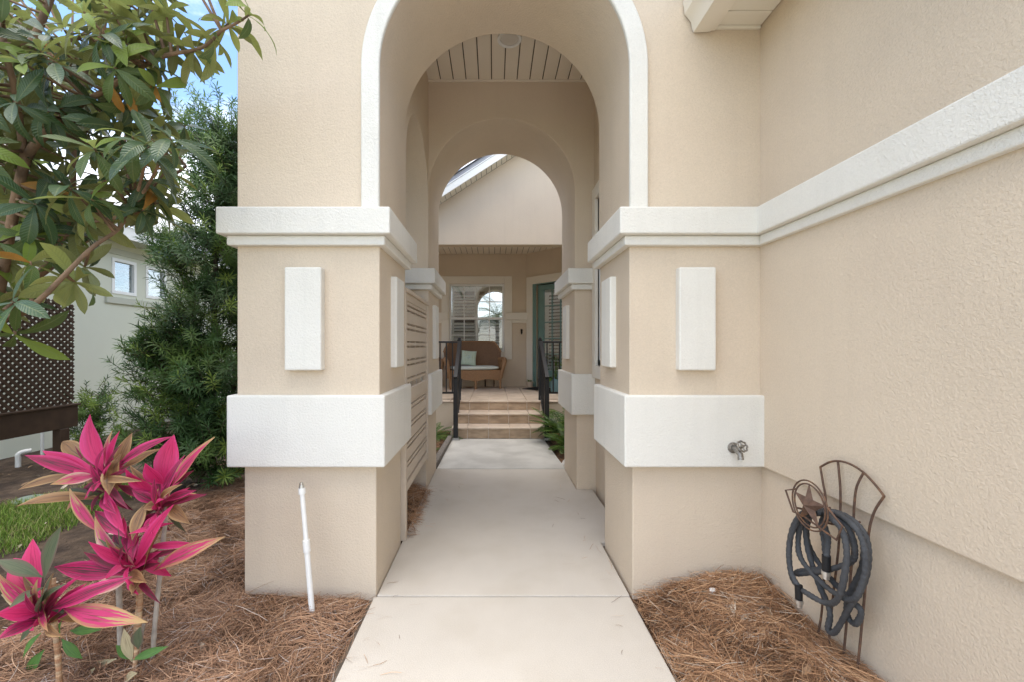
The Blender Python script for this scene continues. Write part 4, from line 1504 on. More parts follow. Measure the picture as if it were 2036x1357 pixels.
for (a, b) in (w1, w2):
    f = MB()
    for (c, d_, e, g_) in ((a, a + 0.05, nz0, nz1), (b - 0.05, b, nz0, nz1), (a + 0.05, b - 0.05, nz0, nz0 + 0.05), (a + 0.05, b - 0.05, nz1 - 0.05, nz1)):
        f.box(XN - 0.05, XN + 0.012, c, d_, e, g_)
    wv = f.build('window', M['white_paint'], nh)
    MB().box(XN - 0.036, XN - 0.032, a + 0.05, b - 0.05, nz0 + 0.05, nz1 - 0.05).build('pane', M['glass_door'], wv)
    lme = MB().box(-0.03, 0.03, a + 0.055, b - 0.055, -0.004, 0.004).mesh('louver', M['grey_louver'])
    z = nz0 + 0.08
    while z < nz1 - 0.06:
        link('louver', lme, wv, Matrix.Translation((XN - 0.085, 0, z)) @ Matrix.Rotation(R(-38), 4, 'Y'))
        z += 0.058
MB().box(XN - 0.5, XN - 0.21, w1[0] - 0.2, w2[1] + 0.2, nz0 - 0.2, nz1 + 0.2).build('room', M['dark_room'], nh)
ze = EYE - (455 - VY) * (F * (XN + 0.42) / (258 - VX)) / F
MB().box(XN - 0.1, XN + 0.40, 0.3, 13.2, ze - 0.16, ze - 0.15).build('soffit', M['green_trim'], nh)
MB().box(XN + 0.40, XN + 0.43, 0.3, 13.2, ze - 0.17, ze + 0.03).build('fascia', M['fascia'], nh)
MB().prism([(XN + 0.46, ze + 0.031), (XN - 3.0, ze + 1.75), (XN - 3.0, ze + 1.85), (XN + 0.46, ze + 0.07)], 'y', 0.2, 13.3).build('roof', M['grey_roof'], nh)

# ------------------------------------------------------------------ lattice screen
lt = thing('lattice_screen', 'dark brown wooden lattice screen on a beam and post', 'screen')
XLAT = -5.15
LY0, LY1 = 3.75, F * XLAT / (146 - VX)
LZ0, LZ1 = 0.70, 1.955
pit = 0.079
hwid = 0.0225


def clip_lath(c, s):
    """lath centre line z = s*y + c inside the rectangle; returns its two ends"""
    ys_ = []
    for yy in (LY0, LY1):
        zz = s * yy + c
        if LZ0 <= zz <= LZ1:
            ys_.append((yy, zz))
    for zz in (LZ0, LZ1):
        yy = (zz - c) / s
        if LY0 < yy < LY1:
            ys_.append((yy, zz))
    ys_ = sorted(set(ys_))
    return (ys_[0], ys_[-1]) if len(ys_) >= 2 else None


for s in (1, -1):
    cmin = LZ0 - (LY1 if s > 0 else -LY0)
    cmax = LZ1 - (LY0 if s > 0 else -LY1)
    c = cmin + 0.03
    while c < cmax:
        q = clip_lath(c, s)
        if q and abs(q[1][0] - q[0][0]) > 0.05:
            (ya, za), (yb_, zb_) = q
            xo = XLAT + (0.0 if s < 0 else -0.010)
            ox = (-s * 0.7071 * hwid, 0.7071 * hwid)
            poly = [(ya + ox[0] * 0.7, za + ox[1] * 0.7), (ya - ox[0] * 0.7, za - ox[1] * 0.7), (yb_ - ox[0] * 0.7, zb_ - ox[1] * 0.7), (yb_ + ox[0] * 0.7, zb_ + ox[1] * 0.7)]
            MB().prism(poly, 'x', xo, xo + 0.009).build('lath', M['brown_wood'], lt)
        c += pit
MB().box(XLAT - 0.07, XLAT + 0.05, LY0 - 0.1, LY1 + 0.05, LZ0 - 0.022, LZ0 - 0.001).build('beam_cap', M['brown_wood'], lt, bevel=0.003, seg=1)
MB().box(XLAT - 0.045, XLAT + 0.03, LY0 - 0.1, LY1 + 0.03, 0.42, LZ0 - 0.023).build('beam', M['brown_wood'], lt, bevel=0.004, seg=1)
MB().box(XLAT - 0.055, XLAT + 0.045, LY1 - 0.20, LY1 - 0.09, -0.12, 0.419).build('post', M['brown_wood'], lt, bevel=0.004, seg=1)
MB().box(XLAT - 0.055, XLAT + 0.045, LY0 - 0.05, LY0 + 0.06, -0.12, 0.419).build('post', M['brown_wood'], lt, bevel=0.004, seg=1)

# ------------------------------------------------------------------ timber edging, rock
o = MB().prism([(-0.725, 4.93), (-0.655, 4.93), (-0.615, 6.44), (-0.685, 6.44)], 'z', -0.05, 0.055).build('timber_edging', M['timber'], None, bevel=0.008)
tag(o, 'weathered grey timber edging beside the rear walkway slab', 'edging')
rk = soft_box(0.20, 0.14, 0.12, nu=14, nv=8)
rk.v = [(x + 0.92 + 0.02 * math.sin(z * 40), y + 5.04, z + 0.02) for x, y, z in rk.v]
tag(rk.build('rock', M['rock'], None, smooth=60), 'pale rock at the fern bed beside the rear right pier', 'rock')

# ------------------------------------------------------------------ foliage helpers
def leaf_grid(L, W, bend=0.5, fold=0.25, nseg=7, peak=0.6, wave=0.0, curl=0.0, petiole=0.06, power=0.75):
    """leaf along +Y with base at origin, upper side +Z.  returns verts, quads, uvs"""
    v, uv, f = [], [], []
    for i in range(nseg + 1):
        t_ = i / nseg
        ww = W / 2 * (math.sin(math.pi * min(1.0, t_ ** (math.log(0.5) / math.log(peak))))) ** power
        ww = max(ww, 0.0025 if i < nseg else 0.0008)
        if t_ < petiole:
            ww = 0.003
        a = bend * t_
        y_ = L * (math.sin(a) / bend if abs(bend) > 1e-4 else t_)
        z_ = -L * ((1 - math.cos(a)) / bend if abs(bend) > 1e-4 else 0)
        tw_ = curl * t_
        for k, s in enumerate((-1, 0, 1)):
            xx = s * ww
            zz = abs(s) * ww * fold + wave * W * math.sin(t_ * 9 + s) * abs(s)
            xr = xx * math.cos(tw_) - zz * math.sin(tw_)
            zr_ = xx * math.sin(tw_) + zz * math.cos(tw_)
            v.append((xr, y_, z_ + zr_))
            uv.append(((s + 1) / 2, t_))
    for i in range(nseg):
        for k in range(2):
            a = i * 3 + k
            f.append((a, a + 1, a + 4, a + 3))
    return np.array(v), np.array(f), uv


def leaf_mesh(name, mat, grid):
    v, f, uv = grid
    me = np_mesh(name, v, f, mat, smooth=True)
    ul = me.uv_layers.new(name='UVMap')
    for lp in me.loops:
        ul.data[lp.index].uv = uv[lp.vertex_index]
    return me


def frame_mat(pos, dirv, normal, scale=1.0):
    y_ = Vector(dirv).normalized()
    n_ = Vector(normal)
    n_ = n_ - y_ * n_.dot(y_)
    if n_.length < 1e-5:
        n_ = y_.orthogonal()
    n_.normalize()
    x_ = y_.cross(n_)
    m_ = Matrix(((x_.x, y_.x, n_.x, pos[0]), (x_.y, y_.y, n_.y, pos[1]), (x_.z, y_.z, n_.z, pos[2]), (0, 0, 0, 1)))
    return m_ @ Matrix.Scale(scale, 4)


def batch(grid, mats):
    """many copies of one grid as arrays"""
    v, f, _ = grid
    vh = np.c_[v, np.ones(len(v))]
    A = np.array([[list(r) for r in m_] for m_ in mats])
    V = np.einsum('nij,kj->nki', A, vh)[:, :, :3].reshape(-1, 3)
    Fc = (f[None] + (np.arange(len(mats)) * len(v))[:, None, None]).reshape(-1, f.shape[1])
    return V, Fc


def join_batches(parts):
    V, Fc, mi = [], [], []
    off = 0
    for k, (v, f) in enumerate(parts):
        V.append(v)
        Fc.append(f + off)
        mi.append(np.full(len(f), k))
        off += len(v)
    return np.concatenate(V), np.concatenate(Fc), np.concatenate(mi)


# ------------------------------------------------------------------ loquat tree
lq = thing('loquat_tree', 'loquat tree with large ribbed leaves reaching in front of the left pier', 'tree')
rl = random.Random(21)
root = Vector((-2.95, 2.25, -0.08))
fork = Vector((-2.72, 2.25, 1.35))
MB().tube(smooth_path([root, root.lerp(fork, 0.5) + Vector((0.05, 0.03, 0)), fork], 6), [0.075 - 0.0022 * i for i in range(13)], 12).build('trunk', M['bark'], lq, smooth=60)
limbs = [
    ([(-30, 690, 2.25), (2, 560, 2.2), (18, 470, 2.15), (50, 322, 2.1), (95, 262, 2.1), (150, 215, 2.1), (172, 195, 2.05)], 0.026, 0.016),
    ([(50, 322, 2.1), (38, 240, 2.05), (28, 170, 2.0), (10, 100, 1.95), (2, 20, 1.95)], 0.017, 0.010),
    ([(150, 215, 2.1), (165, 165, 2.12), (178, 110, 2.15), (205, 60, 2.2), (215, -20, 2.2)], 0.013, 0.008),
    ([(172, 200, 2.06), (215, 175, 2.02), (270, 140, 1.98), (330, 110, 1.95), (400, 95, 1.95), (440, 60, 1.93)], 0.013, 0.006),
    ([(-30, 690, 2.25), (40, 580, 2.35), (90, 530, 2.4), (128, 460, 2.4), (143, 400, 2.4), (146, 300, 2.4), (152, 215, 2.4), (170, 140, 2.4)], 0.024, 0.010),
    ([(143, 415, 2.4), (175, 395, 2.4), (215, 355, 2.42), (235, 315, 2.45), (250, 270, 2.5)], 0.014, 0.008),
    ([(-20, 640, 1.85), (40, 625, 1.82), (85, 590, 1.8), (130, 545, 1.82), (185, 490, 1.9), (235, 455, 2.0), (270, 405, 2.1)], 0.013, 0.007),
    ([(-60, 640, 2.3), (30, 575, 2.6), (80, 545, 2.7), (140, 500, 2.75), (220, 440, 2.8), (300, 380, 2.85), (370, 330, 2.9)], 0.030, 0.008),
    ([(-40, 300, 2.6), (40, 130, 2.6), (75, 60, 2.6), (110, -30, 2.6)], 0.028, 0.018),
    ([(-30, 480, 2.6), (60, 210, 2.7), (110, 110, 2.8), (180, 60, 2.8), (260, 10, 2.8)], 0.022, 0.010),
]
nodes = []
for pts, r0, r1 in limbs:
    w_ = [P(*p) for p in pts]
    if pts[0][0] < 0 and pts[0][1] > 500:
        w_ = [fork] + w_
    elif pts[0][0] < 0:
        w_ = [fork, fork.lerp(w_[0], 0.5) + Vector((-0.05, 0.02, 0))] + w_
    pth = smooth_path(w_, 6)
    n_ = len(pth)
    MB().tube(pth, [r0 + (r1 - r0) * i / (n_ - 1) for i in range(n_)], 9).build('limb', M['bark'], lq, smooth=60)
    nodes += pth

# rosette positions: (px, py, Y) inside the crown outline
cent = []
fixed = [(497, 28, 1.92, 'new'), (455, 45, 1.95, 'new'), (385, 95, 1.95, 'mid'), (330, 20, 1.95, 'new'), (225, 25, 1.9, 'new'), (200, 70, 1.8, 'old'),
         (40, 120, 1.8, 'new'), (80, 100, 1.9, 'new'), (300, 70, 2.0, 'mid'), (270, 120, 1.95, 'mid'), (235, 310, 2.2, 'old'),
         (310, 400, 2.1, 'old'), (168, 530, 2.0, 'old'), (60, 470, 2.0, 'mid'), (70, 405, 1.95, 'old'), (25, 600, 1.75, 'old'), (30, 665, 1.8, 'mid'),
         (180, 470, 2.2, 'old'), (370, 250, 2.6, 'old'), (280, 350, 2.5, 'mid'), (150, 440, 2.1, 'old'), (340, 150, 2.1, 'old'), (445, 95, 2.0, 'mid'),
         (150, 560, 1.9, 'mid'), (250, 210, 2.1, 'mid'), (120, 480, 2.2, 'mid'), (15, 520, 2.2, 'old'), (180, 265, 2.2, 'old'), (95, 215, 2.0, 'old')]
for f_ in fixed:
    cent.append(f_)


def in_crown(x, y_):
    right = np.interp(y_, [-60, 0, 60, 130, 200, 300, 380, 440, 500, 560, 610, 650], [480, 430, 395, 370, 350, 345, 335, 305, 200, 150, 90, 20])
    return x < right


while len(cent) < 250:
    x_, y_ = rl.uniform(-130, 480), rl.uniform(-120, 640)
    if not in_crown(x_, y_):
        continue
    Y_ = rl.choice([rl.uniform(1.75, 2.3), rl.uniform(2.2, 3.3), rl.uniform(2.6, 3.6)])
    if x_ > 330 and Y_ > 2.6:
        Y_ = rl.uniform(1.9, 2.5)
    if 430 < y_ and x_ > 185:
        continue
    if x_ > 320 and y_ < 230 and rl.random() < 0.75:
        continue
    kind = 'new' if (y_ < 130 and rl.random() < 0.5) else rl.choice(['old', 'old', 'mid'])
    cent.append((x_, y_, Y_, kind))
leaves = []
for (px, py, Y_, kind) in cent:
    c0 = P(px, py, Y_)
    if c0.x > -1.62 and Y_ > 1.98:
        c0.y = 1.95
    near = min(nodes, key=lambda q: (q - c0).length + (0.25 if q.z > c0.z + 0.1 else 0))
    dv = c0 - near
    if dv.length > 0.75:
        near = c0 - dv.normalized() * 0.6
    mid = near.lerp(c0, 0.55) + Vector((0, 0, -0.10 * dv.length * 0.4))
    ax = (c0 - mid).normalized()
    MB().tube(smooth_path([near, mid, c0], 4), [0.008 - 0.0005 * i for i in range(9)], 6).build('twig', M['bark'], lq, smooth=60)
    ax = (ax + Vector((0, 0, 0.5))).normalized()
    nl = rl.randint(7, 10)
    ph = rl.uniform(0, 6.28)
    e1_ = ax.orthogonal().normalized()
    e2_ = ax.cross(e1_)
    for k in range(nl):
        a = ph + k * 2.39996
        rank = k / nl                                    # 0 = youngest, upright
        el_ = (0.95 if kind == 'new' else 0.62) - 1.25 * rank + rl.uniform(-0.2, 0.2)
        rad = e1_ * math.cos(a) + e2_ * math.sin(a)
        d_ = (rad * math.cos(el_) + ax * math.sin(el_)).normalized()
        d_ = (d_ + Vector((0, 0, -0.25 * rank))).normalized()
        nrm = (ax * math.cos(el_) - rad * math.sin(el_))
        nrm = (nrm + Vector((rl.uniform(-.35, .35), rl.uniform(-.35, .35), rl.uniform(-.2, .3)))).normalized()
        sc = rl.uniform(0.55, 1.02) * (0.75 if (kind == 'new' and rank < 0.3) else 1.0)
        mk = kind
        if kind == 'new' and rank > 0.6:
            mk = 'mid'
        elif kind == 'mid' and rank < 0.15:
            mk = 'new'
        if rl.random() < 0.005:
            mk = 'dry'
        tip = c0 + d_ * 0.21 * sc
        if tip.y > 2.30 and tip.x > -1.50:
            continue
        leaves.append((c0 - ax * 0.02 * k / nl, d_, nrm, sc, mk))
for (px, py, Y_) in ((235, 195, 1.95), (268, 205, 1.95), (312, 175, 1.95)):
    leaves.append((P(px - 15, py - 30, Y_), (0.25, 0, -1), (rl.uniform(-.5, .5), -1, 0.2), 0.62, 'dry'))
shapes = [leaf_grid(0.215, 0.059, b, fo, 7, pk, wv, cu) for (b, fo, pk, wv, cu) in
          ((0.75, 0.28, 0.60, 0.02, 0.1), (1.15, 0.22, 0.62, 0.03, -0.25), (0.35, 0.32, 0.58, 0.02, 0.2), (1.5, 0.25, 0.6, 0.03, 0.3))]
lmesh = {(k, s): leaf_mesh('leaf', M['loquat_' + k], shapes[s]) for k in ('old', 'mid', 'new', 'dry') for s in range(4)}


def vis_key(lf):
    c_ = lf[0]
    px = VX + F * c_.x / c_.y
    py = VY - F * (c_.z - EYE) / c_.y
    off = 0 if (-30 < px < 560 and -30 < py < 720) else 10
    return c_.y + off


leaves.sort(key=vis_key)
rest = {}
for i, (c_, d_, n_, sc, mk) in enumerate(leaves):
    s = rl.randrange(4)
    mt = frame_mat(c_, d_, n_, sc)
    if i < 290:
        link('leaf', lmesh[(mk, s)], lq, mt)
    else:
        rest.setdefault((mk, s), []).append(mt)
parts, mats_ = [], []
for (mk, s), ms_ in rest.items():
    parts.append(batch(shapes[s], ms_))
    mats_.append(M['loquat_' + mk])
V_, F_, mi_ = join_batches(parts)
me = np_mesh('foliage', V_, F_, mats_, smooth=True)
ul_ = me.uv_layers.new(name='UVMap')
uv1 = np.array(shapes[0][2], dtype=np.float32)
ul_.data.foreach_set('uv', uv1[np.asarray(F_).ravel() % len(uv1)].ravel())
me.polygons.foreach_set('material_index', mi_.astype(np.int32))
o = link('foliage', me, lq)
o['kind'] = 'stuff'

# ------------------------------------------------------------------ narrow-leaved shrubs
def whorl_mats(c_, ax, n, spread, L, rr):
    ax = Vector(ax).normalized()
    e1_ = ax.orthogonal().normalized()
    e2_ = ax.cross(e1_)
    out = []
    for k in range(n):
        a = k * 2.39996 + rr.uniform(0, 0.5)
        t_ = k / n
        el_ = spread[0] + (spread[1] - spread[0]) * t_ + rr.uniform(-.15, .15)
        rad = e1_ * math.cos(a) + e2_ * math.sin(a)
        d_ = rad * math.cos(el_) + ax * math.sin(el_)
        out.append(frame_mat(Vector(c_) - ax * (L * 1.6 * (1 - t_)), d_, ax + rad * 0.2, rr.uniform(0.75, 1.15)))
    return out


def shrub(name, label, lobes, n_sprays, leafL, leafW, nleaf, stems, newfrac, seed, keep=None, mats2=('podo', 'podo_new'), cat='shrub'):
    t = thing(name, label, cat)
    rr = random.Random(seed)
    gl = leaf_grid(leafL, leafW, 0.55, 0.1, 3, 0.5, petiole=0.0)
    tot = sum(l[3] * l[4] for l in lobes)
    A_, B_ = [], []
    tips = []
    for (cx, cy, cz, rx, rz, ry) in [(l[0], l[1], l[2], l[3], l[4], l[5]) for l in lobes]:
        n_ = int(n_sprays * rx * rz / tot)
        for _ in range(n_):
            # denser towards the lobe's skin
            while True:
                q = Vector((rr.uniform(-1, 1), rr.uniform(-1, 1), rr.uniform(-1, 1)))
                if 0.25 < q.length < 1.0 and rr.random() < q.length:
                    break
            q *= 1.0 + 0.16 * math.sin(q.x * 9 + q.z * 7) + rr.uniform(-0.05, 0.12)
            c_ = Vector((cx + q.x * rx, cy + q.y * ry, cz + q.z * rz))
            if c_.z < 0.02 or (keep and not keep(c_)):
                continue
            ax = Vector((q.x, q.y, q.z * 0.6 + 0.55)).normalized() + Vector((rr.uniform(-.35, .35), rr.uniform(-.35, .35), rr.uniform(-.2, .3)))
            ms_ = whorl_mats(c_, ax, nleaf, (-0.15, 1.15), leafL, rr)
            (B_ if rr.random() < newfrac(q, c_) else A_).extend(ms_)
            tips.append((c_, ax.normalized()))
    st_ = MB()
    for pts, r0, r1 in stems:
        pth = smooth_path(pts, 6)
        MB().tube(pth, [r0 + (r1 - r0) * i / (len(pth) - 1) for i in range(len(pth))], 7).build('stem', M['bark_dark'], t, smooth=60)
        for i, p in enumerate(pth):
            if i < 3:
                continue
            near = sorted(tips, key=lambda q: (q[0] - p).length)[:7]
            for (q, _) in near:
                st_.tube([p, p.lerp(q, 0.6) + Vector((0, 0, -0.03)), q], [r1 * 0.6, r1 * 0.4, 0.002], 4, cap=False)
    for (q, ax) in tips:
        st_.tube([q - ax * leafL * 1.9, q], [0.003, 0.002], 4, cap=False)
    st_.build('branch_work', M['bark_dark'], t)['kind'] = 'stuff'
    pr, ml = [batch(gl, A_)], [M[mats2[0]]]
    if B_:
        pr.append(batch(gl, B_)); ml.append(M[mats2[1]])
    V_, F_, mi_ = join_batches(pr)
    me = np_mesh('crown', V_, F_, ml, smooth=True)
    me.polygons.foreach_set('material_index', mi_.astype(np.int32))
    o = link('crown', me, t)
    o['kind'] = 'stuff'
    return t


def LB(px, py, Y, rpx, rpy, ry):
    c_ = P(px, py, Y)
    return (c_.x, c_.y, c_.z, rpx * Y / F, rpy * Y / F, ry)


lob = [LB(445, 300, 4.9, 60, 75, 0.40), LB(430, 410, 4.8, 80, 80, 0.45), LB(420, 520, 4.7, 95, 80, 0.5), LB(410, 640, 4.6, 110, 90, 0.5),
       LB(350, 720, 4.5, 105, 85, 0.45), LB(430, 770, 4.5, 110, 90, 0.5), LB(345, 850, 4.4, 105, 85, 0.45), LB(430, 880, 4.35, 100, 75, 0.45),
       LB(490, 450, 4.9, 70, 220, 0.4), LB(300, 690, 4.55, 50, 50, 0.25), LB(330, 480, 5.2, 55, 40, 0.3)]
base = P(390, 930, 4.6)
base.z = -0.1


def not_in_pier(c_):
    return not (c_.x > -1.62 and 2.2 < c_.y < 5.1)


shrub('podocarpus_shrub', 'tall dark green shrub with narrow drooping leaves behind the left pier', lob, 2100, 0.095, 0.0105, 28,
      [([base, base + Vector((0.1, 0.1, 1.0)), P(430, 500, 4.75), P(445, 330, 4.9)], 0.045, 0.012),
       ([base, base + Vector((-0.2, 0, 0.6)), P(330, 740, 4.55), P(300, 690, 4.55)], 0.03, 0.008),
       ([base, base + Vector((0.3, 0.1, 0.8)), P(480, 600, 4.8), P(490, 420, 4.9)], 0.035, 0.01),
       ([base + Vector((0, 0, 0.9)), P(390, 640, 4.6), P(340, 500, 5.1), P(320, 470, 5.2)], 0.02, 0.006)],
      lambda q, c_: 0.30 if (q.z > 0.35 and c_.x < -3.1 and c_.z < 1.9) else 0.09, 3, keep=not_in_pier)
sb = P(190, 830, 5.75)
shrub('small_shrub', 'small rounded shrub with lime new growth against the green wall', [LB(190, 805, 5.75, 42, 50, 0.35), LB(200, 865, 5.7, 40, 35, 0.3), LB(165, 840, 5.8, 30, 50, 0.3)],
      190, 0.07, 0.012, 20, [([(sb.x, sb.y, -0.1), (sb.x, sb.y, 0.3), (sb.x + 0.05, sb.y, 0.75)], 0.02, 0.007)],
      lambda q, c_: 0.55 if q.z > 0.1 else 0.12, 4)
bt = P(430, 200, 11.5)
shrub('garden_tree', 'feathery light green tree rising behind the tall shrub against the sky',
      [LB(432, 250, 11.5, 62, 70, 0.9), LB(390, 300, 11.5, 70, 90, 0.9), LB(470, 330, 11.5, 70, 110, 0.9), LB(350, 250, 11.8, 60, 60, 0.8)], 420, 0.16, 0.03, 16,
      [([(bt.x, bt.y, -0.1), (bt.x + 0.1, bt.y, 3.0), (bt.x, bt.y, 5.6), (bt.x + 0.1, bt.y, 7.3)], 0.10, 0.02)],
      lambda q, c_: 0.25, 6, mats2=('tree_far', 'podo_new'), cat='tree')

# ------------------------------------------------------------------ cordylines
def CX(x, y_):
    return x / 2.436, 800 + y_ / 2.436


def cord_leaf(t, b, tp, wpx, mat, Y0, dY, bend, seed):
    rr = random.Random(seed)
    bx_, by_ = CX(*b)
    tx_, ty_ = CX(*tp)
    B0 = P(bx_, by_, Y0)
    T0 = P(tx_, ty_, Y0 + dY)
    ch_ = T0 - B0
    Lc = ch_.length
    d_ = ch_.normalized()
    # leaf arcs: chord from base to tip, blade facing roughly to the camera / upwards
    nrm = Vector((rr.uniform(-0.4, 0.4), -0.9, 0.55 + rr.uniform(-0.2, 0.3)))
    arc_ = max(abs(bend), 0.05)
    Ltrue = Lc * arc_ / (2 * math.sin(arc_ / 2)) if arc_ < 3 else Lc
    W_ = wpx / 2.436 * (Y0 + dY / 2) / F * 1.16
    gr = leaf_grid(Ltrue, W_, arc_, 0.30 + rr.uniform(-.1, .15), 12, 0.52, 0.035 if 'brown' in mat or 'tip' in mat else 0.012, rr.uniform(-0.6, 0.6), 0.0, 1.05)
    v = gr[0]
    # rotate the arc so that its chord lies on +Y
    ca, sa = math.cos(arc_ / 2), math.sin(arc_ / 2)
    y_ = v[:, 1] * ca - v[:, 2] * sa
    z_ = v[:, 1] * sa + v[:, 2] * ca
    v = np.c_[v[:, 0], y_, z_]
    me = leaf_mesh('leaf', M[mat], (v, gr[1], gr[2]))
    link('leaf', me, t, frame_mat(B0, d_, nrm))


CB = {
    'tall': ('tall ti plant with bright pink top leaves and browning skirts', 'cord', [
        ((500, 340), (437, 62), 95, 'cord_pink', 0.05, 0.3), ((512, 330), (545, 140), 52, 'cord_var', 0.02, 0.3), ((518, 310), (580, 142), 30, 'cord_pink', -0.05, 0.3),
        ((560, 345), (640, 150), 46, 'cord_brown', 0.05, 0.4), ((575, 310), (840, 168), 52, 'cord_dark', -0.05, 0.5), ((590, 325), (785, 228), 52, 'cord_brown', 0.08, 0.5),
        ((585, 255), (530, 455), 75, 'cord_brown', -0.08, 0.4), ((500, 370), (205, 238), 58, 'cord_pink', -0.05, 0.5), ((470, 360), (118, 260), 58, 'cord_dark', -0.12, 0.4),
        ((470, 320), (303, 192), 62, 'cord_brown', 0.08, 0.9), ((470, 360), (243, 402), 52, 'cord_var', -0.15, 0.4), ((430, 355), (88, 428), 36, 'cord_brown', -0.05, 0.9),
        ((500, 470), (70, 512), 62, 'cord_brown', -0.12, 0.9), ((500, 500), (330, 418), 55, 'cord_green', 0.0, 0.4), ((540, 480), (560, 320), 60, 'cord_brown', 0.06, 0.3),
        ((520, 400), (500, 220), 60, 'cord_dark', 0.08, 0.3), ((505, 420), (460, 260), 50, 'cord_green', 0.09, 0.3),
        ((500, 380), (690, 385), 30, 'cord_brown', -0.12, 0.8)],
        [((512, 340), 1.97), ((516, 450), 1.97), ((530, 540), 1.95), ((600, 700), 1.93), ((640, 900), 1.88), ((625, 1150), 1.85), ((600, 1330), 1.84)], 'cane_ring', 1.97),
    'right': ('ti plant on a bare grey cane with pink leaves and curled brown edges', 'cord', [
        ((790, 420), (843, 160), 88, 'cord_pink', 0.05, 0.3), ((790, 400), (703, 298), 64, 'cord_pink', -0.06, 0.3), ((755, 438), (608, 325), 80, 'cord_pink', -0.08, 0.4),
        ((825, 420), (1040, 172), 72, 'cord_tip', 0.0, 0.3), ((800, 480), (952, 428), 32, 'cord_dark', -0.08, 0.4), ((755, 492), (638, 425), 42, 'cord_dark', -0.05, 0.8),
        ((815, 500), (922, 592), 50, 'cord_brown', -0.05, 1.2), ((780, 480), (745, 330), 50, 'cord_dark', 0.06, 0.3), ((740, 520), (650, 660), 55, 'cord_brown', 0.0, 0.8),
        ((800, 470), (870, 300), 50, 'cord_var', 0.08, 0.3), ((770, 500), (690, 520), 40, 'cord_brown', -0.05, 0.8)],
        [((790, 400), 1.95), ((780, 500), 1.95), ((765, 660), 1.92), ((745, 860), 1.90), ((720, 1100), 1.88), ((703, 1335), 1.86)], 'cane', 1.95),
    'middle': ('bushy ti plant with pink and cream striped leaves in the middle of the clump', 'cord', [
        ((605, 640), (510, 425), 55, 'cord_pink', 0.08, 0.3), ((605, 655), (460, 528), 55, 'cord_dark', 0.05, 0.3), ((605, 810), (460, 555), 66, 'cord_var', 0.0, 0.3),
        ((490, 640), (338, 420), 48, 'cord_tip', 0.05, 0.6), ((625, 640), (842, 588), 26, 'cord_pink', 0.05, 0.4), ((640, 670), (712, 488), 52, 'cord_brown', 0.08, 0.4),
        ((655, 800), (842, 498), 74, 'cord_pink', -0.05, 0.25), ((700, 705), (955, 688), 30, 'cord_pink', 0.02, 0.3), ((740, 822), (1092, 652), 62, 'cord_tip', -0.05, 0.35),
        ((690, 840), (790, 608), 78, 'cord_brown', -0.02, 0.3), ((620, 835), (262, 800), 72, 'cord_dark', -0.05, 0.35), ((660, 790), (428, 678), 46, 'cord_pink', -0.12, 0.6),
        ((635, 850), (410, 948), 70, 'cord_var', -0.14, 0.4), ((690, 850), (640, 935), 46, 'cord_brown', -0.12, 0.8), ((610, 660), (600, 560), 36, 'cord_pink', 0.06, 0.3),
        ((640, 790), (620, 600), 56, 'cord_dark', 0.08, 0.3), ((660, 800), (560, 700), 56, 'cord_var', -0.06, 0.4)],
        [((605, 640), 1.90), ((630, 780), 1.88), ((650, 880), 1.86), ((640, 1100), 1.83), ((612, 1350), 1.80)], 'cane_ring', 1.86),
    'low': ('low ti plant with wide pink, green and cream leaves beside the clump', 'cord', [
        ((195, 930), (160, 665), 80, 'cord_pink', 0.08, 0.3), ((200, 950), (66, 758), 92, 'cord_pink', 0.06, 0.35), ((215, 880), (297, 603), 80, 'cord_green', -0.04, 0.25),
        ((205, 850), (-20, 765), 56, 'cord_green', -0.05, 0.4), ((210, 900), (42, 1002), 44, 'cord_green', -0.12, 0.4), ((235, 1010), (640, 848), 62, 'cord_dark', -0.05, 0.3),
        ((310, 1000), (715, 1068), 84, 'cord_tip', -0.12, 0.45), ((245, 980), (392, 845), 44, 'cord_pink', 0.03, 0.3), ((205, 1030), (-25, 815), 62, 'cord_tip', -0.02, 0.4),
        ((195, 1025), (-25, 1030), 74, 'cord_pink', -0.1, 0.4), ((190, 1055), (-15, 1155), 60, 'cord_dark', -0.12, 0.5), ((200, 1020), (5, 935), 46, 'strap_pale', -0.03, 0.4),
        ((205, 1015), (228, 905), 70, 'cord_green', -0.10, 0.3), ((225, 1000), (260, 830), 60, 'cord_brown', 0.02, 0.3), ((230, 1060), (420, 880), 56, 'cord_pink', 0.04, 0.4),
        ((215, 1080), (300, 880), 50, 'cord_dark', 0.05, 0.3)],
        [((212, 880), 1.72), ((218, 1000), 1.71), ((222, 1120), 1.70), ((238, 1280), 1.68), ((248, 1420), 1.66)], 'cane_ring', 1.71),
}
sdn = 100
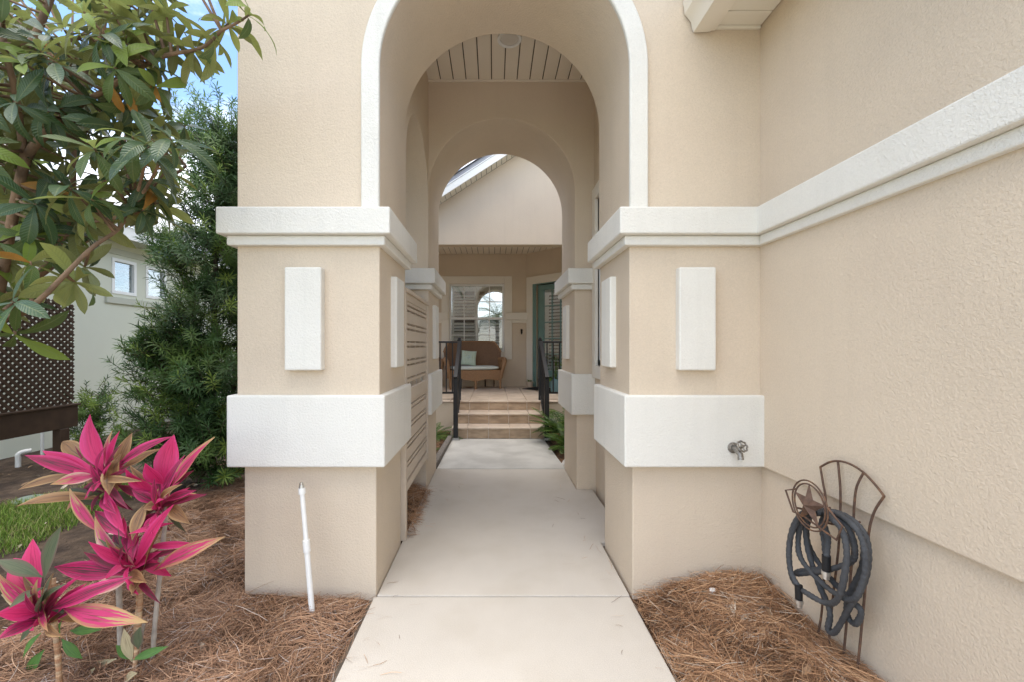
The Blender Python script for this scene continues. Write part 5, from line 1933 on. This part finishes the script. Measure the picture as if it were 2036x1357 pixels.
for key, (lab, _, lvs, stem, smat, Y0) in CB.items():
    t = thing('ti_plant', lab, 'plant', 'pink ti plants in the left straw bed')
    pts = [P(*CX(*q), Yq) for q, Yq in stem]
    last = pts[-1].copy()
    last.z = min(last.z, bed_l(last.x, last.y) - 0.03)
    pts[-1] = last
    sp_ = smooth_path(pts, 8)
    sp_ = [q + Vector((0, 0.035, 0)) for q in sp_]
    MB().tube(sp_, [0.0098 + 0.0009 * math.sin(i * 1.9) for i in range(len(sp_))], 10).build('stem', M[smat], t, smooth=60)
    for (b, tp, wd, mt_, dY, bd_) in lvs:
        sdn += 1
        cord_leaf(t, b, tp, wd, mt_, Y0, dY, bd_, sdn)
    # older, narrower leaves filling the head at all angles
    rq = random.Random(sdn)
    hx_ = sum(l[0][0] for l in lvs) / len(lvs)
    hy_ = sum(l[0][1] for l in lvs) / len(lvs)
    for k in range(30):
        a = k * 2.39996 + rq.uniform(-.3, .3)
        el_ = rq.choice([rq.uniform(-0.9, 0.1), rq.uniform(0.2, 1.25), rq.uniform(0.2, 1.25)])
        ln2 = rq.uniform(120, 260)
        b2 = (hx_ + rq.uniform(-15, 15), hy_ + rq.uniform(-10, 90))
        tp2 = (b2[0] + ln2 * math.cos(a) * math.cos(el_), b2[1] - ln2 * math.sin(el_))
        cord_leaf(t, b2, tp2, rq.uniform(22, 44), rq.choice(['cord_dark', 'cord_dark', 'cord_brown', 'cord_tip', 'cord_green', 'cord_burg', 'cord_burg', 'cord_pink']),
                  Y0 + 0.02, 0.19 * math.sin(a) * math.cos(el_), rq.uniform(0.3, 0.9), sdn * 31 + k)
# two more bare canes of the clump
for (lab, pts) in (('bare grey cane standing behind the middle ti plant', [((575, 880), 1.98), ((580, 1050), 1.95), ((585, 1240), 1.92)]),
                   ('bare thin grey cane leaning among the ti plant stems', [((690, 1080), 1.92), ((668, 1200), 1.90), ((655, 1310), 1.87)])):
    w_ = [P(*CX(*q), Yq) for q, Yq in pts]
    w_.append(Vector((w_[-1].x, w_[-1].y, -0.06)))
    tag(MB().tube(smooth_path(w_, 6), 0.0115, 10).build('bare_cane', M['cane'], None, smooth=60), lab, 'cane')
# small strap plants and dead straps at the foot
t = thing('strap_plant', 'low green strap leaved seedling at the foot of the ti plants', 'plant')
for i, (b, tp, wd, mt_) in enumerate([((300, 1150), (400, 1245), 40, 'strap_green'), ((340, 1110), (490, 1105), 36, 'strap_green'), ((215, 1200), (135, 1325), 44, 'strap_green'),
                                      ((300, 1060), (280, 1170), 40, 'strap_green'), ((310, 1010), (400, 905), 50, 'strap_green'), ((200, 1120), (110, 1250), 44, 'strap_green')]):
    cord_leaf(t, b, tp, wd, mt_, 1.80, 0.0, 0.4, 300 + i)
t = thing('seedling', 'small reddish green seedling beside the ringed canes', 'plant')
for i, (b, tp, wd, mt_) in enumerate([((670, 1200), (680, 1090), 54, 'cord_green'), ((640, 1250), (815, 1185), 34, 'strap_green'), ((640, 1250), (560, 1180), 34, 'strap_green'),
                                      ((640, 1260), (600, 1100), 40, 'strap_pale')]):
    cord_leaf(t, b, tp, wd, mt_, 1.84, 0.0, 0.3, 320 + i)
for i, (b, tp) in enumerate([((565, 1245), (415, 1298)), ((460, 1290), (420, 1357)), ((665, 1315), (605, 1345))]):
    t = empty('fallen_leaf')
    tag(t, 'pale dead strap leaf lying on the straw by the ti plants', 'leaf', 'dead strap leaves on the straw')
    cord_leaf(t, b, tp, 34, 'strap_pale', 1.85 - 0.05 * i, 0.05, 0.3, 340 + i)

# ------------------------------------------------------------------ ferns, pots, palms
def frond_mesh(L, nw, W, mat, bend=1.1, pinn=0.16):
    v, f = [], []
    n_ = nw
    for i in range(n_):
        t_ = (i + 1) / n_
        a = bend * t_
        y_ = L * math.sin(a) / bend
        z_ = -L * (1 - math.cos(a)) / bend
        tang = Vector((0, math.cos(a), -math.sin(a)))
        wl = W * math.sin(math.pi * (0.12 + 0.86 * t_)) ** 0.8 + 0.008
        for s in (-1, 1):
            d_ = (Vector((s, 0, -0.25)) + tang * 0.55).normalized()
            b0 = Vector((0, y_, z_))
            hw_ = tang * (L / n_ * pinn * 3)
            b = len(v)
            v += [tuple(b0 - hw_), tuple(b0 + d_ * wl * 0.55 - hw_ * 0.9), tuple(b0 + d_ * wl), tuple(b0 + d_ * wl * 0.55 + hw_ * 0.9)]
            f.append((b, b + 1, b + 2, b + 3))
    sp = []
    for i in range(9):
        a = bend * i / 8
        sp.append((0, L * math.sin(a) / bend, -L * (1 - math.cos(a)) / bend))
    st_ = MB().tube(sp, 0.0035 if L < 1 else 0.012, 4)
    b = len(v)
    v += st_.v
    f4 = [q for q in st_.f if len(q) == 4]
    f += [tuple(i + b for i in q) for q in f4]
    return np_mesh('frond', np.array(v), np.array(f), mat)


fr_me = [frond_mesh(0.42, 16, 0.10, M['fern'], 1.2), frond_mesh(0.50, 18, 0.11, M['fern'], 0.8)]


def fern(label, x, y_, z, n, sc, seed, name='fern', group=None, lean=(0, 0, 0)):
    t = thing(name, label, 'fern' if name == 'fern' else 'plant', group)
    rr = random.Random(seed)
    for k in range(n):
        a = k * 2.39996 + rr.uniform(-.3, .3)
        el_ = rr.uniform(0.35, 1.15)
        d_ = Vector((math.cos(a) * math.cos(el_), math.sin(a) * math.cos(el_), math.sin(el_))) + Vector(lean)
        link('frond', fr_me[k % 2], t, frame_mat((x + rr.uniform(-.03, .03), y_ + rr.uniform(-.03, .03), z), d_, (0, 0, 1), sc * rr.uniform(0.7, 1.1)))
    MB().tube([(x, y_, -0.05), (x, y_, z + 0.02)], 0.02, 7).build('crown_stem', M['bark_dark'], t)
    return t


fern('leafy green fern against the right stair post', 1.00, 6.25, 0.12, 40, 1.2, 1)
fern('fern spilling over the edge of the rear slab', 1.02, 5.72, 0.04, 32, 0.85, 2, lean=(-0.15, 0, 0))
fern('tall fern behind the others against the porch face', 1.28, 6.6, 0.22, 30, 1.15, 3)
fern('fern tucked beside the rear right pier', 1.25, 5.35, 0.03, 24, 0.85, 4)
fern('small fern between timber edging and porch face on the left', -0.92, 6.55, 0.02, 18, 0.95, 5)
fern('tiny fern in the straw beside the timber edging', -0.82, 5.7, -0.02, 8, 0.42, 6)

pt = thing('flower_pot', 'blue glazed pot beside the front door', 'pot')
MB().lathe([(0.0, 0.0), (0.085, 0.0), (0.10, 0.02), (0.125, 0.22), (0.135, 0.25), (0.13, 0.265), (0.115, 0.26), (0.10, 0.22), (0.0, 0.215)], (1.235, 8.45, 0.4925), 28).build(
    'pot_body', M['pot'], pt, smooth=45)
MB().lathe([(0.0, 0.222), (0.105, 0.222)], (1.235, 8.45, 0.4925), 20).build('potting_soil', M['soil'], pt)
pl = thing('potted_plant', 'leafy green plant growing in the blue pot', 'plant')
gl = leaf_grid(0.14, 0.055, 0.8, 0.2, 5, 0.5)
lm_ = leaf_mesh('leaf', M['fern'], gl)
rr = random.Random(9)
for k in range(70):
    h = rr.uniform(0.0, 0.55)
    a = rr.uniform(0, 6.28)
    r_ = 0.05 + 0.13 * math.sin(min(1, h / 0.5) * 2.4)
    d_ = Vector((math.cos(a), math.sin(a), rr.uniform(-0.2, 0.9)))
    link('leaf', lm_, pl, frame_mat((1.235 + r_ * math.cos(a), 8.45 + r_ * math.sin(a), 0.73 + h), d_, (0, 0, 1), rr.uniform(0.8, 1.3)))
for k in range(4):
    a = k * 1.6
    MB().tube([(1.235, 8.45, 0.71), (1.235 + 0.08 * math.cos(a), 8.45 + 0.08 * math.sin(a), 1.2)], 0.006, 5).build('stem', M['fern'], pl)
dpx = M45 @ Vector((0.24, -0.16, 0.4925))
dp = thing('door_planter', 'small clay pot of low greenery at the foot of the door trim', 'planter')
MB().lathe([(0.0, 0.0), (0.06, 0.0), (0.08, 0.10), (0.088, 0.105), (0.088, 0.125), (0.0, 0.115)], dpx, 20).build('pot_body', M['tile_top'], dp, smooth=40)
for k in range(22):
    a = k * 2.4
    d_ = Vector((math.cos(a), math.sin(a), rr.uniform(0.1, 1.2)))
    link('leaf', lm_, dp, frame_mat((dpx.x, dpx.y, 0.61), d_, (0, 0, 1), rr.uniform(0.5, 0.8)))

pf = [frond_mesh(1.15, 30, 0.30, M['palm'], 1.3, 0.10), frond_mesh(0.95, 26, 0.26, M['palm_dry'], 1.6, 0.07), frond_mesh(2.1, 40, 0.5, M['palm'], 1.2, 0.10)]


def palm(label, x, y_, z, n, fm, seed, r, keep=None):
    t = thing('palm_tree', label, 'palm tree')
    rr = random.Random(seed)
    MB().tube([(x, y_, -0.12), (x + 0.03, y_, z * 0.5), (x, y_, z)], [r * 1.3, r, r * 0.9], 12).build('trunk', M['cane'], t, smooth=60)
    for k in range(n):
        a = k * 2.39996
        el_ = rr.uniform(-0.1, 1.2)
        if keep and not keep(math.cos(a), math.sin(a)):
            continue
        d_ = Vector((math.cos(a) * math.cos(el_), math.sin(a) * math.cos(el_), math.sin(el_)))
        link('frond', fm[k % len(fm)], t, frame_mat((x, y_, z), d_, (0, 0, 1), rr.uniform(0.8, 1.1)))
    return t


palm('slender courtyard palm with dry straw coloured frond tips beyond the arches', -1.62, 6.02, 3.55, 13, [pf[1], pf[1], pf[0]], 8, 0.05)
palm('palm tree standing across the front lawn, mirrored in the porch window', 0.25, -10.5, 3.7, 22, [pf[2]], 12, 0.14)

# ------------------------------------------------------------------ pine straw, grass, litter
def needles(name, n, sampler, zf, length=(0.10, 0.24), width=0.0010, seed=0, pal=None, lift=0.03, keep=None, dirmain=None):
    r_ = np.random.default_rng(seed)
    pts = sampler(r_, n)
    n = len(pts)
    L = r_.uniform(length[0], length[1], n)
    th = r_.uniform(0, 2 * np.pi, n) if dirmain is None else r_.normal(dirmain, 0.8, n)
    # clumps share a direction
    cl_ = np.sin(pts[:, 0] * 9.1) * 2 + np.cos(pts[:, 1] * 7.3) * 2
    th = np.where(r_.random(n) < 0.55, cl_ + r_.normal(0, 0.45, n), th)
    tilt = r_.normal(0.0, 0.14, n)
    bendv = r_.normal(0, 0.28, n)
    z0 = np.array([zf(a, b) for a, b in pts]) + np.abs(r_.normal(0.004, lift * 0.5, n))
    segs = 4
    V = np.zeros((n, (segs + 1) * 2, 3))
    for i in range(segs + 1):
        t_ = i / segs - 0.5
        a = th + bendv * t_ * 2
        x = pts[:, 0] + L * t_ * np.cos(th) - L * bendv * (t_ ** 2) * np.sin(th)
        y = pts[:, 1] + L * t_ * np.sin(th) + L * bendv * (t_ ** 2) * np.cos(th)
        zz = z0 + L * t_ * np.sin(tilt) + 0.02 * (0.25 - t_ ** 2) * r_.random(n)
        gz_ = np.array([zf(p, q) for p, q in zip(x, y)])
        zz = np.maximum(zz, gz_ + 0.001)
        px, py = -np.sin(a), np.cos(a)
        w_ = width * (1.0 if 0 < i < segs else 0.55)
        V[:, i * 2] = np.c_[x + px * w_, y + py * w_, zz]
        V[:, i * 2 + 1] = np.c_[x - px * w_, y - py * w_, zz + width * 0.8]
    if keep is not None:
        ok = np.array([all(keep(*V[k, i * 2]) for i in range(segs + 1)) for k in range(n)])
        V = V[ok]
        n = len(V)
    pal = np.array(pal)
    ci = r_.choice(len(pal), n, p=[0.34, 0.26, 0.22, 0.12, 0.06])
    colr = pal[ci] * r_.uniform(0.7, 1.25, (n, 1))
    tint = np.repeat(np.c_[colr, np.ones(n)][:, None, :], (segs + 1) * 2, axis=1).reshape(-1, 4)
    fb = np.array([[i * 2, i * 2 + 1, i * 2 + 3, i * 2 + 2] for i in range(segs)])
    Fc = (fb[None] + (np.arange(n) * (segs + 1) * 2)[:, None, None]).reshape(-1, 4)
    o = link(name, np_mesh(name, V.reshape(-1, 3), Fc, M['needles'], tint))
    o['kind'] = 'stuff'
    return o


PAL = [(0.42, 0.235, 0.125), (0.32, 0.175, 0.095), (0.52, 0.32, 0.18), (0.20, 0.115, 0.070), (0.56, 0.46, 0.36)]


def samp_r(r_, n):
    y = r_.uniform(0.9, 2.40, n)
    x = r_.uniform(0.775, 1.51, n)
    return np.c_[x, y]


def samp_l(r_, n):
    # denser near the camera
    y = 1.0 + (4.7 - 1.0) * r_.random(n) ** 1.35
    x = r_.uniform(-3.3, -0.68, n)
    m_ = (x > -2.35 - 0.28 * y + 0.6)
    m_ &= ~((y > YF) & (x > XLW))
    return np.c_[x, y][m_]


def keep_r(x, y, z):
    return x < XRW - 0.003 and not (x > XB_R and y > YF - 0.003) and x > 0.755 and (x > 0.772 or z > 0.003)


def keep_l(x, y, z):
    return not (x > XLW - 0.003 and y > YF - 0.003) and (x < -0.672 or z > 0.003)


def lz(x, y):
    return bed_l(x, y) if x > -2.55 else max(gz(x, y), -0.06) + 0.004


o = needles('pine_straw', 36000, samp_r, bed_r, seed=1, pal=PAL, keep=keep_r, lift=0.035)
tag(o, 'reddish brown pine straw heaped along the right wall', 'pine straw')
o = needles('pine_straw', 85000, samp_l, lz, seed=2, pal=[tuple(c * k for c, k in zip(p, (0.92, 0.95, 1.05))) for p in PAL], keep=keep_l, lift=0.03)
tag(o, 'brown pine straw spread around the ti plants and left pier', 'pine straw')
# straw lying under the gate and standing up at the wall foot
def samp_g(r_, n):
    return np.c_[r_.uniform(-0.95, -0.60, n), r_.uniform(3.1, 4.16, n)]


o = needles('pine_straw', 2600, samp_g, lambda x, y: 0.0 + 0.07 * max(0.0, min(1.0, (-0.62 - x) / 0.2)), length=(0.07, 0.16), seed=3, pal=PAL, lift=0.05,
            keep=lambda x, y, z: 3.09 < y < 4.18)
tag(o, 'pine straw pushed under the slatted gate', 'pine straw')
def samp_c(r_, n):
    a = np.c_[r_.uniform(-1.4, -0.73, n // 2), r_.uniform(4.98, 7.1, n // 2)]
    b = np.c_[r_.uniform(0.84, 1.6, n // 2), r_.uniform(4.98, 7.1, n // 2)]
    return np.r_[a, b]


o = needles('pine_straw', 5000, samp_c, lambda x, y: -0.012, seed=4, pal=PAL, lift=0.03, keep=lambda x, y, z: (x < -0.73 or x > 0.84) and y < 7.12)
tag(o, 'pine straw in the courtyard beds behind the arches', 'pine straw')
MB().box(-1.35, -0.60, 3.09, 4.18, -0.1, -0.006).build('bed_under_gate', M['straw_bed'])['kind'] = 'structure'


def samp_w(r_, n):
    side_ = r_.random(n) < 0.5
    off = np.abs(r_.normal(0, 0.13, n))
    x = np.where(side_, -0.66 + off, 0.77 - off)
    return np.c_[x, r_.uniform(1.3, 4.8, n)]


o = needles('pine_straw', 90, samp_w, lambda x, y: 0.0015, length=(0.03, 0.12), width=0.0009, seed=6, pal=PAL, lift=0.002,
            keep=lambda x, y, z: -0.64 < x < 0.755)
tag(o, 'stray pine needles lying on the concrete walk', 'pine straw')


# lawn patch
def in_poly(p, poly):
    x, y = p
    c_ = False
    for i in range(len(poly)):
        (x1, y1), (x2, y2) = poly[i], poly[i - 1]
        if (y1 > y) != (y2 > y) and x < (x2 - x1) * (y - y1) / (y2 - y1) + x1:
            c_ = not c_
    return c_


gpoly = []
for (px, py) in ((-260, 1190), (0, 1104), (55, 1092), (100, 1070), (150, 1040), (205, 1015), (262, 985), (285, 955), (200, 965), (120, 985), (40, 1000), (-60, 1010), (-300, 1020)):
    Yg = F * 1.45 / (py - VY)
    gpoly.append(((px - VX) * Yg / F, Yg))
r_ = np.random.default_rng(8)
gp_ = []
xs_ = [p[0] for p in gpoly]; ys_ = [p[1] for p in gpoly]
while len(gp_) < 15000:
    q = (r_.uniform(min(xs_), max(xs_)), r_.uniform(min(ys_), max(ys_)))
    if in_poly((q[0] + r_.normal(0, 0.05), q[1] + r_.normal(0, 0.05)), gpoly):
        gp_.append(q)
gp_ = np.array(gp_)
n = len(gp_)
h = r_.uniform(0.025, 0.075, n)
th = r_.uniform(0, 2 * np.pi, n)
ln_ = r_.uniform(0.1, 0.9, n) * h * 1.1
z0 = np.array([gz(a, b) for a, b in gp_])
wd = 0.0028
V = np.zeros((n, 6, 3))
for i, (t_, w_) in enumerate(((0, 1), (0.55, 0.8), (1.0, 0.15))):
    cx, cy = gp_[:, 0] + ln_ * t_ ** 1.6 * np.cos(th), gp_[:, 1] + ln_ * t_ ** 1.6 * np.sin(th)
    V[:, i * 2] = np.c_[cx - wd * w_ * np.sin(th), cy + wd * w_ * np.cos(th), z0 + h * t_ * 0.9]
    V[:, i * 2 + 1] = np.c_[cx + wd * w_ * np.sin(th), cy - wd * w_ * np.cos(th), z0 + h * t_ * 0.9]
gc = np.array([(0.14, 0.24, 0.035), (0.19, 0.29, 0.05), (0.10, 0.18, 0.03), (0.34, 0.33, 0.13), (0.24, 0.33, 0.06)])[r_.integers(0, 5, n)] * r_.uniform(0.75, 1.25, (n, 1))
tint = np.repeat(np.c_[gc, np.ones(n)][:, None, :], 6, axis=1).reshape(-1, 4)
fb = np.array([[0, 1, 3, 2], [2, 3, 5, 4]])
Fc = (fb[None] + (np.arange(n) * 6)[:, None, None]).reshape(-1, 4)
o = link('grass', np_mesh('grass', V.reshape(-1, 3), Fc, M['grass'], tint))
o['kind'] = 'stuff'
tag(o, 'patch of bright green lawn beyond the ti plants', 'grass')

# dead leaves and bark scraps scattered over both beds
lit_g = leaf_grid(0.075, 0.024, 0.9, 0.4, 4, 0.5, 0.06, 0.6)
rr = random.Random(31)
ms1, ms2 = [], []
for k in range(330):
    if k < 260:
        x_, y_ = rr.uniform(-5.6, -0.75), rr.uniform(1.4, 5.6)
        if x_ > XLW - 0.05 and y_ > YF - 0.05:
            continue
        z_ = lz(x_, y_) + 0.016
    else:
        x_, y_ = rr.uniform(0.85, 1.42), rr.uniform(1.2, 2.32)
        z_ = bed_r(x_, y_) + 0.03
    a = rr.uniform(0, 6.28)
    (ms1 if rr.random() < 0.6 else ms2).append(frame_mat((x_, y_, z_), (math.cos(a), math.sin(a), rr.uniform(-.1, .25)), (rr.uniform(-.5, .5), rr.uniform(-.5, .5), 1), rr.uniform(0.5, 1.3)))
V_, F_, mi_ = join_batches([batch(lit_g, ms1), batch(lit_g, ms2)])
M['litter'] = pmat('dry_leaf', (0.30, 0.19, 0.11), 0.85, 0.4, 9)
M['litter_pale'] = pmat('pale_dry_leaf', (0.50, 0.42, 0.32), 0.85, 0.3, 9)
me = np_mesh('leaf_litter', V_, F_, [M['litter'], M['litter_pale']], smooth=True)
me.polygons.foreach_set('material_index', mi_.astype(np.int32))
o = link('leaf_litter', me)
o['kind'] = 'stuff'
tag(o, 'dry curled leaves scattered over the straw and soil', 'leaf litter')
